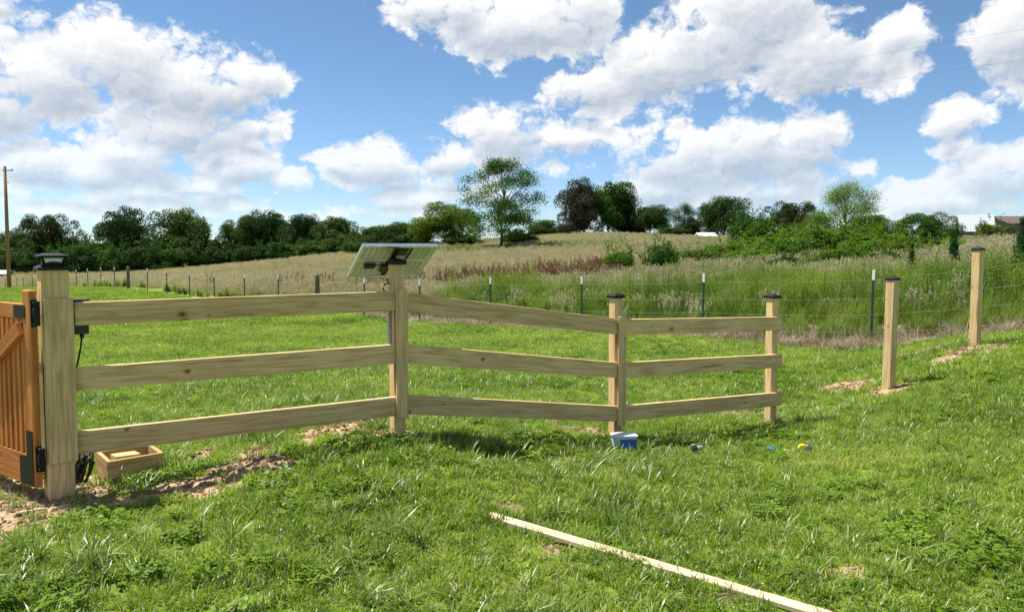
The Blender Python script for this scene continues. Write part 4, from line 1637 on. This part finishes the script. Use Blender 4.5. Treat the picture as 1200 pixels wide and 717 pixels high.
# weathered rail left standing in the pasture
q = at(522, 309, 63)
q.z = gz(q.x, q.y)
rm = empty('old_feeder', q)
tag(rm, 'low dark rail with short uprights standing in the pasture grass', 'rail')
zr = at(522, 307.5, 63).z
link('bar', box_mesh('bar', 1.0, .07, .08, .01), M['darkwall'], rm, Matrix.Translation((q.x, q.y, zr - .05)))
for ux, hh in ((-.5, .34), (.28, .26), (.52, .32)):
    zz = q.z - .1
    me = tube_mesh('upright', [(0, 0, 0), (0, 0, zr + hh - .12 - zz), (0.03, 0, zr + hh - zz)], .06, 8, taper=[.06, .06, .09])
    link('upright', me, M['darkwall'], rm, Matrix.Translation((q.x + ux, q.y + (.06 if ux > 0 else -.06), zz)))
# ------------------------------------------------------------------ trees and shrubs
def sphere_pts(n, rng):
    d = rng.normal(size=(n, 3))
    return d / np.linalg.norm(d, axis=1, keepdims=True)


def crown(seed, kind):
    """Leaves of a crown in a unit box (height 1, width 1) and the centres of its leaf masses."""
    rng = np.random.default_rng(seed)
    C, Nn, Sz, cents = [], [], [], []
    if kind in ('oak', 'tall', 'round', 'bush', 'olive'):
        cfg = {'oak': (64, .50, (.35, .35, .39), (.095, .16), 420, (.015, .027), .55), 'tall': (64, .50, (.33, .33, .42), (.09, .15), 420, (.015, .026), .55),
               'round': (80, .48, (.38, .38, .41), (.09, .13), 330, (.014, .025), .7), 'olive': (76, .50, (.39, .39, .39), (.08, .12), 330, (.014, .025), .7),
               'bush': (60, .42, (.36, .36, .42), (.10, .17), 280, (.022, .042), .45)}[kind]
        nl, zc, rad, lr, nleaf, ls, inner = cfg
        k = 0
        while k < nl:
            d = sphere_pts(1, rng)[0]
            if d[2] < -.93: continue
            q = rng.uniform(inner, 1.0) if k > nl * .25 else rng.uniform(.1, .6)
            c = np.array([0, 0, zc]) + d * np.array(rad) * min(1.04, q * (1 + .13 * rng.normal()))
            c[2] = max(c[2], .08 if kind != 'bush' else .05)
            r = rng.uniform(*lr) * (1.1 if d[2] > 0 else .9)
            m = int(nleaf * (r / lr[1]) ** 1.5 * 1.5)
            dd = sphere_pts(m, rng)
            dd[:, 2] = np.where(dd[:, 2] < -.7, -dd[:, 2], dd[:, 2])
            rr = rng.uniform(.25, 1.0, m) ** .5
            C.append(c + dd * (rr * r)[:, None] * np.array([1.0, 1.0, 1.0]))
            Nn.append(dd * 1.0 + np.array([0, 0, .2]) + rng.normal(size=(m, 3)) * .6)
            Sz.append(rng.uniform(*ls, m))
            cents.append((c, r))
            k += 1
        if kind == 'bush':                       # stray shoots that break the outline
            for _ in range(26):
                d = sphere_pts(1, rng)[0]
                d[2] = abs(d[2]) * 1.2 + .1
                c0 = np.array([0, 0, zc]) + d * np.array(rad) * rng.uniform(.8, 1.05)
                ax = d * .5 + np.array([0, 0, .8]) + rng.normal(size=3) * .25
                m = 34
                t = np.linspace(0, rng.uniform(.10, .24), m)
                C.append(c0 + ax * t[:, None] + rng.normal(size=(m, 3)) * .016)
                Nn.append(rng.normal(size=(m, 3)) + d)
                Sz.append(rng.uniform(*ls, m))
    elif kind in ('sparse', 'willow'):
        nl = 78 if kind == 'sparse' else 60
        for k in range(nl):
            z = rng.uniform(.16, .99) if kind == 'sparse' else rng.uniform(.30, .97)
            env = (.50 * math.sin(math.pi * min(1, max(.12, z * .86 + .08))) ** .6) if kind == 'sparse' else .46 * math.sin(math.pi * (z * .8 + .12)) ** .8
            a = rng.uniform(0, 6.28)
            q = math.sqrt(rng.uniform(.05, 1)) * env
            c = np.array([q * math.cos(a), q * math.sin(a), z])
            m = 420 if kind == 'sparse' else 330
            dd = rng.normal(size=(m, 3)) * (np.array([.062, .062, .030]) if kind == 'sparse' else np.array([.065, .065, .05]))
            dd[:, 2] -= .25 * np.hypot(dd[:, 0], dd[:, 1])
            C.append(c + dd)
            Nn.append(rng.normal(size=(m, 3)) * .5 + np.array([0, 0, .8]))
            Sz.append(rng.uniform(.010, .022, m))
            cents.append((c, .07))
    elif kind == 'cedar':
        for k in range(60):
            z = rng.uniform(.03, .97)
            env = .46 * (1 - z) ** .75 + .02
            a = rng.uniform(0, 6.28)
            c = np.array([env * .8 * math.cos(a), env * .8 * math.sin(a), z])
            m = 60
            dd = rng.normal(size=(m, 3)) * np.array([.07, .07, .035])
            C.append(c + dd)
            Nn.append(np.array([math.cos(a), math.sin(a), .6]) + rng.normal(size=(m, 3)) * .5)
            Sz.append(rng.uniform(.03, .055, m))
            if k % 6 == 0: cents.append((c, .05))
    C, Nn, Sz = np.concatenate(C), np.concatenate(Nn), np.concatenate(Sz)
    # fill the unit box: half width .5, top at 1, foot near the ground
    fx = .5 / np.percentile(np.abs(C[:, :2]), 98.5)
    z1, z0 = np.percentile(C[:, 2], 99.7), np.percentile(C[:, 2], .5)
    foot = {'oak': .10, 'tall': .12, 'round': .04, 'olive': .10, 'bush': .0, 'sparse': .12, 'willow': .2, 'cedar': .01}[kind]
    fz = (1 - foot) / (z1 - z0)
    C = C * np.array([fx, fx, fz]) + np.array([0, 0, foot - z0 * fz])
    Sz = Sz * (fx * .8 + .2)
    cents = [(c * np.array([fx, fx, fz]) + np.array([0, 0, foot - z0 * fz]), r) for c, r in cents]
    return leaves(C, Nn, Sz, .75, rng), cents


def trunk_mesh(seed, cents, thick, kind):
    rng = random.Random(seed)
    parts = []
    V, F = [], []

    def add(pts, radii, sides=7):
        me = tube_mesh('t', pts, 1, sides, taper=radii, caps=False)
        n = len(V)
        V.extend([tuple(v.co) for v in me.vertices])
        F.extend([tuple(n + i for i in p.vertices) for p in me.polygons])
        bpy.data.meshes.remove(me)
    top = .8 if kind in ('sparse', 'cedar', 'tall') else .62
    line = [Vector((rng.uniform(-.012, .012) * i, rng.uniform(-.012, .012) * i, -.03 + top * i / 6)) for i in range(7)]
    add(line, [thick * (1.5 if i == 0 else 1) * (1 - .75 * i / 6) for i in range(7)], 9)
    pick = rng.sample(cents, min(len(cents), 26 if kind in ('sparse', 'willow') else 14))
    for c, r in pick:
        c = Vector(c)
        z0 = max(.10 if kind != 'bush' else .02, min(top * .9, c.z * rng.uniform(.35, .65)))
        i = min(5, int((z0 + .03) / (top / 6)))
        a = line[i].lerp(line[i + 1], .5)
        mid = a.lerp(c, .5) + Vector((0, 0, .03 * (1 if kind != 'willow' else 2)))
        add([a, mid, c], [thick * .42, thick * .25, thick * .08], 5)
    me = bpy.data.meshes.new('trunk')
    me.from_pydata(V, [], F)
    for p in me.polygons: p.use_smooth = True
    me.materials.append(M['bark'])
    return me


TREES = {}
for kind, n in (('oak', 3), ('tall', 2), ('round', 2), ('olive', 1), ('bush', 4), ('sparse', 1), ('willow', 1), ('cedar', 1)):
    TREES[kind] = []
    for k in range(n):
        vf, cents = crown(100 + k * 17 + len(kind) * 3, kind)
        cm = mesh_np('crown', *vf)
        cm.materials.append(M['leaf_dark'])
        TREES[kind].append((cm, trunk_mesh(k + 5, cents, {'oak': .022, 'tall': .02, 'round': .022, 'olive': .02, 'bush': .012, 'sparse': .017, 'willow': .014, 'cedar': .018}[kind], kind)))
COUNT = {}


def plant(name, px, ytop, wpx, d, kind, mat, label, category='tree', group=None, var=None, rz=None):
    q = at(px, 290, d)
    z = gz(q.x, q.y)
    h = at(px, ytop, d).z - z
    w = wpx / FPX * d
    i = COUNT.get(kind, 0)
    COUNT[kind] = i + 1
    cm, tm_ = TREES[kind][(var if var is not None else i) % len(TREES[kind])]
    rz = (i * 2.399) % 6.283 if rz is None else rz
    e = empty(name, (q.x, q.y, z), rz)
    tag(e, label, category, group)
    m0 = wmat(e) @ Matrix.Diagonal((w * 1.04, w * 1.04, h, 1))
    link('trunk', tm_, None, e, m0)
    c = link('crown', cm, None, e, m0)
    c.material_slots[0].link = 'OBJECT'
    c.material_slots[0].material = M[mat]
    return e


TL_ = 'trees of the dark wooded edge on the left'
for a in [
    (22, 272, 50, 138, 'oak', 'leaf_dark', 'dark tree behind the utility pole in the left tree line'),
    (58, 252, 60, 142, 'olive', 'leaf_olive', 'broad olive-toned tree crown right above the lantern-capped gate post'),
    (92, 277, 50, 132, 'bush', 'leaf_mid', 'lower mid-green tree in front of the left tree line, right of the lantern'),
    (146, 244, 54, 140, 'tall', 'leaf_dark', 'tall dark oak with a peaked top left of the broad one in the tree line'),
    (118, 276, 40, 136, 'bush', 'leaf_dark', 'shorter dark tree between the lantern and the tall peaked oak'),
    (180, 280, 40, 136, 'tall', 'leaf_dark', 'shorter dark tree between the two tallest oaks of the left tree line'),
    (212, 246, 66, 138, 'oak', 'leaf_dark', 'broad dark oak with a domed top in the middle of the left tree line'),
    (256, 282, 40, 140, 'oak', 'leaf_dark', 'low dark tree in the dip right of the domed oak'),
    (282, 254, 42, 134, 'tall', 'leaf_dark', 'left one of the pair of tall dark trees above the top rail'),
    (314, 248, 48, 136, 'oak', 'leaf_dark', 'right one of the pair of tall dark trees above the top rail'),
    (356, 252, 50, 132, 'oak', 'leaf_dark', 'dark rounded tree left of the one nearest the solar panel'),
    (398, 255, 46, 128, 'tall', 'leaf_dark', 'dark tree directly left of the solar panel in the tree line'),
    (432, 266, 40, 126, 'oak', 'leaf_dark', 'dark tree showing behind the left end of the solar panel'),
    (466, 261, 48, 124, 'oak', 'leaf_dark', 'dark tree showing above the middle of the solar panel'),
    (486, 266, 34, 118, 'bush', 'leaf_mid', 'mid-green tree against the left side of the rounded yellow-green tree'),
]:
    plant('oak_tree', *a, group=TL_)
for px, yt, w, dd_ in ((0, 284, 50, 131), (40, 290, 46, 131), (75, 290, 44, 131), (108, 284, 50, 131), (135, 286, 42, 131), (168, 280, 46, 131), (195, 286, 42, 131), (236, 280, 50, 131), (262, 282, 44, 131),
                   (300, 284, 42, 126), (335, 280, 46, 124), (372, 280, 46, 122), (408, 270, 42, 124), (440, 270, 42, 122), (470, 274, 38, 118),
                   (-32, 272, 60, 136), (-80, 262, 66, 134), (-135, 266, 70, 130), (-195, 258, 74, 126), (-260, 264, 80, 120), (-335, 258, 90, 112),
                   (10, 284, 60, 152), (85, 280, 56, 154), (178, 280, 60, 154), (250, 280, 60, 152), (335, 276, 56, 150), (378, 274, 50, 146), (420, 272, 50, 142), (455, 270, 46, 138)):
    plant('understory_tree', px, yt, w, dd_, 'bush', 'leaf_mid' if px % 4 == 3 else 'leaf_dark', 'dark understory tree filling the gaps of the left tree line', group='understory of the left tree line')
for a in [
    ('shrub', 414, 279, 24, 104, 'bush', 'leaf_mid', 'small round green shrub at the pasture edge left of the solar panel', 'shrub'),
    ('round_tree', 521, 238, 74, 112, 'round', 'leaf_lime', 'rounded yellow-green tree left of the tall airy tree', 'tree'),
    ('locust_tree', 587, 188, 90, 100, 'sparse', 'leaf_mid', 'tall airy tree with open layered branches alone in the pasture', 'tree'),
    ('shrub', 545, 272, 40, 108, 'bush', 'leaf_mid', 'green shrub at the foot of the airy tree, left side', 'shrub'),
    ('shrub', 608, 268, 40, 106, 'bush', 'leaf_dark', 'dark shrub at the foot of the airy tree, right side', 'shrub'),
    ('small_tree', 637, 258, 42, 128, 'oak', 'leaf_dark', 'small dark tree on the skyline right of the airy tree', 'tree'),
    ('small_tree', 652, 266, 24, 132, 'bush', 'leaf_dark', 'lowest dark tree on the skyline left of the brownish tree', 'tree'),
    ('dry_tree', 680, 211, 48, 125, 'tall', 'leaf_brown', 'brownish grey-leaved tree on the hilltop', 'tree'),
    ('hill_tree', 712, 214, 58, 127, 'oak', 'leaf_mid', 'tall green tree on the hilltop against the brownish tree', 'tree'),
    ('hill_tree', 730, 223, 26, 129, 'tall', 'leaf_olive', 'narrow olive tree behind the right side of the tall hilltop pair', 'tree'),
    ('shrub', 664, 257, 24, 122, 'bush', 'leaf_brown', 'low brownish shrub beneath the brownish hilltop tree', 'shrub'),
    ('hill_tree', 762, 241, 44, 126, 'oak', 'leaf_dark', 'dark tree on the crest right of the tall hilltop pair', 'tree'),
    ('hill_tree', 742, 252, 26, 128, 'bush', 'leaf_dark', 'low dark tree on the crest at the foot of the hilltop pair', 'tree'),
    ('thin_tree', 800, 238, 34, 122, 'willow', 'leaf_olive', 'thin greyish open-crowned tree on the crest', 'tree'),
    ('shrub', 789, 262, 34, 119, 'bush', 'leaf_dark', 'low dark shrub on the crest under the thin greyish tree', 'shrub'),
    ('hill_tree', 812, 254, 20, 120, 'tall', 'leaf_olive', 'small olive tree left of the big dark oak on the crest', 'tree'),
    ('hill_tree', 849, 231, 58, 112, 'oak', 'leaf_dark', 'big dark oak on the crest beside the white shed', 'tree'),
    ('round_tree', 882, 249, 52, 88, 'bush', 'leaf_mid', 'rounded mid-green tree left of the dome-shaped olive tree', 'tree'),
    ('dome_tree', 925, 237, 58, 118, 'olive', 'leaf_olive', 'dome-shaped dull olive tree on the right skyline', 'tree'),
    ('willow_tree', 992, 212, 70, 72, 'willow', 'leaf_willow', 'tall pale green feathery tree on the right skyline', 'tree'),
    ('willow_tree', 958, 250, 44, 72, 'willow', 'leaf_willow', 'lower pale green tree at the left foot of the feathery tree', 'tree'),
    ('dark_tree', 1022, 252, 48, 84, 'oak', 'leaf_dark', 'low dark tree right of the pale feathery tree', 'tree'),
    ('round_bush', 1084, 250, 66, 52, 'olive', 'leaf_mid', 'large round green bush on the right skyline left of the barn', 'bush'),
    ('yellow_bush', 1160, 256, 32, 58, 'bush', 'leaf_lime', 'yellowish bush in front of the barn roof', 'bush'),
    ('yellow_bush', 1176, 262, 26, 62, 'bush', 'leaf_olive', 'dull low bush under the brown-roofed house', 'bush'),
    ('cedar_sapling', 1198, 256, 22, 20, 'cedar', 'leaf_cedar', 'dark cedar sapling cut by the right edge of the picture', 'tree'),
    ('cedar_sapling', 1118, 272, 15, 24, 'cedar', 'leaf_cedar', 'slim dark cedar sapling left of the farther lone post', 'tree'),
    ('cedar_sapling', 1069, 286, 11, 24, 'cedar', 'leaf_cedar', 'small dark cedar sapling above the nearer lone post', 'tree'),
    ('leafy_shrub', 725, 282, 34, 36, 'bush', 'leaf_bright', 'light green leafy shrub in the pasture, left of two', 'shrub'),
    ('leafy_shrub', 773, 279, 38, 37, 'bush', 'leaf_mid', 'darker green leafy shrub in the pasture, right of two', 'shrub'),
]:
    plant(*a)
k = 0
for px, yt, w, d, mt, lb in [
    (815, 286, 56, 44, 'leaf_bright', 'low leafy bush at the left end of the right-hand thicket'),
    (852, 280, 60, 45, 'leaf_bright', 'leafy bush of the thicket below the big dark oak'),
    (900, 266, 64, 46, 'leaf_bright', 'leafy bush of the thicket below the dome-shaped tree, behind the last fence post'),
    (935, 262, 50, 48, 'leaf_lime', 'yellow-green bush of the thicket left of the feathery tree'),
    (968, 258, 66, 40, 'leaf_bright', 'bright green bush of the thicket under the feathery tree'),
    (1005, 256, 66, 41, 'leaf_bright', 'bright green bush of the thicket above the steel post'),
    (1040, 264, 60, 40, 'leaf_bright', 'bright green bush of the thicket above the nearer lone post'),
    (1072, 272, 46, 38, 'leaf_lime', 'yellow-green bush of the thicket below the large round bush'),
    (1105, 276, 46, 40, 'leaf_bright', 'bright green bush of the thicket left of the farther lone post'),
    (870, 276, 44, 52, 'leaf_mid', 'mid-green bush of the thicket between the two round trees'),
    (838, 290, 44, 40, 'leaf_lime', 'yellow-green low bush in front of the white shed and dark oak'),
    (880, 288, 50, 38, 'leaf_bright', 'bright green bush in front of the rounded mid-green tree'),
    (918, 280, 50, 40, 'leaf_bright', 'bright green bush left of the yellow-green thicket bush'),
    (950, 274, 50, 44, 'leaf_bright', 'bright green bush at the left foot of the feathery tree'),
    (1022, 270, 54, 36, 'leaf_bright', 'bright green bush right of the steel post tip'),
    (1056, 280, 50, 34, 'leaf_lime', 'yellow-green bush just above the cap of the nearer lone post'),
    (1090, 284, 50, 34, 'leaf_bright', 'bright green bush below the large round bush, left of the slim cedar'),
    (985, 284, 60, 31, 'leaf_bright', 'nearer green bush in front of the thicket under the feathery tree'),
    (930, 292, 50, 31, 'leaf_mid', 'nearer mid-green bush in front of the thicket right of the last fence post'),
    (1035, 290, 46, 30, 'leaf_mid', 'nearer mid-green bush in front of the thicket behind the nearer lone post'),
]:
    plant('thicket_bush', px, yt, w, d, 'bush', mt, lb, 'bush', 'bushes of the thicket beyond the wire fence')
# tall weeds that stand out of the growth near the fence
for px, yt, w, d, lb in [(893, 318, 22, 16.5, 'tall leafy weed behind the last fence post'), (958, 300, 26, 17.5, 'tallest leafy weed left of the steel post'),
                         (935, 315, 22, 17, 'tall leafy weed between last fence post and steel post'), (985, 322, 24, 16, 'tall leafy weed just left of the steel post')]:
    q = at(px, 390, d)
    z = gz(q.x, q.y)
    hh = at(px, yt, d).z - z
    o = link('tall_weed', P['weed'][2], None, None, Matrix.Translation((q.x, q.y, z)) @ Matrix.Rotation(px, 4, 'Z') @ Matrix.Diagonal((hh / 1.3, hh / 1.3, hh / 1.3, 1)))
    tag(o, lb, 'weed', 'tall weeds beyond the wire fence')

# ------------------------------------------------------------------ lawn, weeds and pasture
def lawn_only(x, y, margin=.45):
    return side(x, y) < -margin


def thin(x, y, base=1.0):
    d, _ = dirt_mask(x, y)
    s = straw_mask(x, y)
    return (R(0, 1, len(x)) < (1 - np.minimum(.94, d * 1.25)) * (1 - s * .85) * base) & clear(x, y)


x, y = wedge(30000, 2.0, 9.5, -47, 47)
k = lawn_only(x, y) & thin(x, y)
x, y = x[k], y[k]
hv = .75 + .7 * vnoise(x * 1.1, y * 1.1, 21) * vnoise(x * 3.1, y * 3.1, 22)
scatter('lawn_grass', 'lawn', x, y, hv * R(.75, 1.25, len(x)), 'short mown green lawn grass in the foreground', 'grass', .15)
x, y = wedge(46000, 9.5, 24, -46, 46, 1.6)
k = lawn_only(x, y) & thin(x, y)
x, y = x[k], y[k]
scatter('lawn_grass', 'lawn', x, y, R(1.0, 1.55, len(x)), 'short mown green lawn grass beyond the board fence', 'grass', .15)
x, y = wedge(30000, 23, 85, -46, 30, 1.3)
k = lawn_only(x, y, .6)
x, y = x[k], y[k]
scatter('lawn_grass', 'patch', x, y, R(.9, 1.5, len(x)), 'short mown green lawn grass far back at the left', 'grass', .06)
# coarse broad-bladed clumps
x, y = wedge(12000, 2.2, 12, -46, 46)
cl = smooth01((vnoise(x * 1.5 + 40, y * 1.5, 31) * .6 + vnoise(x * 4, y * 4, 32) * .4 - .46) * 6)
left = smooth01((.5 - x / y) * 1.2)
k = lawn_only(x, y) & thin(x, y) & (R(0, 1, len(x)) < cl * (.3 + .5 * left) + .05)
x, y = x[k], y[k]
scatter('coarse_grass', 'fescue', x, y, R(.5, 1.05, len(x)), 'clumps of coarse broad-bladed grass standing out of the lawn', 'grass', .2)
# clover
x, y = wedge(11000, 2.2, 12, -46, 46)
cl = smooth01((vnoise(x * .9 + 7, y * .9, 41) - .45) * 4)
k = lawn_only(x, y) & thin(x, y) & (R(0, 1, len(x)) < cl * .30 * (.35 + .65 * smooth01((x / y + .15) * 4)))
x, y = x[k], y[k]
scatter('clover', 'clover', x, y, R(.7, 1.25, len(x)), 'low clover leaves growing through the lawn', 'clover', .15)
x, y = wedge(1500, 2.6, 13, -46, 46)
cl = smooth01((vnoise(x * .8 + 3, y * .8, 51) - .5) * 5)
k = lawn_only(x, y) & thin(x, y) & (R(0, 1, len(x)) < (cl * .5 + .03) * (.3 + .7 * (x > .3)))
x, y = x[k], y[k]
scatter('clover_flowers', 'flower', x, y, R(.45, .8, len(x)), 'small whitish clover flowers dotted over the lawn', 'flowers', .2)
# dead grass along the wire fence
x, y = wedge(26000, 9, 30, -20, 46)
k = R(0, 1, len(x)) < straw_mask(x, y) * .7
x, y = x[k], y[k]
scatter('dead_grass', 'straw', x, y, R(.7, 1.5, len(x)), 'strip of dead brown grass along the wire fence', 'grass', .25)
# dead blades and roots on the bare soil
xs_, ys_ = [], []
for cx, cy, rx, ry, h in DIRT:
    n = int(6 * rx * ry / .03) + 1
    a, q = R(0, 6.28, n), np.sqrt(R(0, 1, n))
    xs_.append(cx + q * np.cos(a) * rx * 1.3)
    ys_.append(cy + q * np.sin(a) * ry * 2.2)
x, y = np.concatenate(xs_), np.concatenate(ys_)
k = clear(x, y)
scatter('soil_litter', 'straw', x[k], y[k], R(.12, .32, k.sum()), 'dry blades and roots littering the bare soil around the posts', 'litter', .3)
# soil clods
xs_, ys_ = [], []
for cx, cy, rx, ry, h in DIRT:
    n = int(900 * rx * ry / .08 * (.35 + 9 * h))
    n = min(n * 2, 1500)
    a, q = R(0, 6.28, n), np.sqrt(R(0, 1, n))
    xs_.append(cx + q * np.cos(a) * rx * 1.2)
    ys_.append(cy + q * np.sin(a) * ry * 2.0)
x, y = np.concatenate(xs_), np.concatenate(ys_)
d_, _ = dirt_mask(x, y)
k = (d_ > .35) & clear(x, y)
x, y = x[k], y[k]
scatter('soil_clods', 'clod', x, y, .004 + .026 * R(0, 1, len(x)) ** 3.5, 'crumbled clods of bare brown soil around the posts', 'soil', .5)


# growth beyond the wire fence
def weediness(x, y):
    s, q = side(x, y), x / np.maximum(y, 1)
    reach = np.interp(q, [-.6, -.3, -.12, 0, .12, .3, .5, .75], [.8, 1.0, 2.2, 6, 9, 11.5, 13, 14])
    wob = (vnoise(x * .35, y * .35, 61) - .5) * 1.0
    return smooth01((reach * (1 + wob) - s) / (reach * .35 + .4)) * (s > .15)


x, y = wedge(36000, 9.5, 46, -45, 46, 1.5)
w_ = weediness(x, y)
sel = R(0, 1, len(x))
k = sel < w_ * .6
nearf = np.clip(side(x[k], y[k]) / 3.0, .45, 1)
scatter('weeds', 'weed', x[k], y[k], R(.55, 1.0, k.sum()) * nearf, 'tall green leafy weeds growing beyond the wire fence', 'weeds', .12)
k = (sel > .55) & (sel < .55 + w_ * .4)
nearf = np.clip(side(x[k], y[k]) / 2.0, .55, 1)
scatter('long_grass', 'longgrass', x[k], y[k], R(.7, 1.15, k.sum()) * nearf, 'long green grass growing among the weeds beyond the wire fence', 'grass', .15)
x, y = wedge(9000, 20, 90, -46, 10, 1.2)
k = (R(0, 1, len(x)) < weediness(x, y) * .8)
scatter('fence_weeds', 'lowweed', x[k], y[k], R(.8, 1.6, k.sum()), 'low green weeds along the foot of the wire fence at the left', 'weeds', .15)
# pasture
x, y = wedge(90000, 11, 150, -46, 46, 1.05)
s = side(x, y)
w_ = weediness(x, y)
gp_ = green_patch(x, y)
right = smooth01((x / y - .12) / .2)
k = (s > 1.0) & (R(0, 1, len(x)) < (1 - w_ * .96) * (1 - gp_ * .8))
x, y = x[k], y[k]
far = np.clip(np.hypot(x, y) / 60, .9, 1.25)
scatter('hay_grass', 'hay', x, y, R(.6, 1.0, len(x)) * far * np.where(np.hypot(x, y) > 70, .75, 1), 'tall tan hay grass with seed heads covering the pasture', 'grass', .1)
x, y = wedge(24000, 14, 110, -10, 46, 1.15)
k = (side(x, y) > 6) & (R(0, 1, len(x)) < np.maximum(smooth01((x / y - .14) / .2) * .6 * (np.hypot(x, y) < 60), green_patch(x, y)))
x, y = x[k], y[k]
scatter('pasture_weeds', 'lowweed', x, y, R(.9, 1.9, len(x)), 'bright green low growth in the pasture around the lone tree and the thicket', 'weeds', .12)
# rusty dock heads
xs_, ys_ = [], []
for px, py, rx, ry, n in ((545, 335, 1.3, 1.6, 26), (640, 331, 2.8, 2.0, 80), (690, 326, 1.8, 2.0, 30), (470, 338, 2.4, 1.5, 20), (590, 333, 3.2, 2.2, 20), (690, 318, 4, 2.6, 30), (735, 314, 4, 3, 20), (300, 336, 5, 3, 5), (395, 333, 4, 2, 9), (440, 334, 4, 2, 14)):
    hx, hy = hit(px, py + 6)
    a, q = R(0, 6.28, n), np.sqrt(R(0, 1, n))
    xs_.append(hx + q * np.cos(a) * rx)
    ys_.append(hy + q * np.sin(a) * ry)
x, y = np.concatenate(xs_), np.concatenate(ys_)
scatter('dock_plants', 'dock', x, y, R(.75, 1.1, len(x)), 'patches of rusty brown dock seed heads in the pasture', 'weeds', .1)
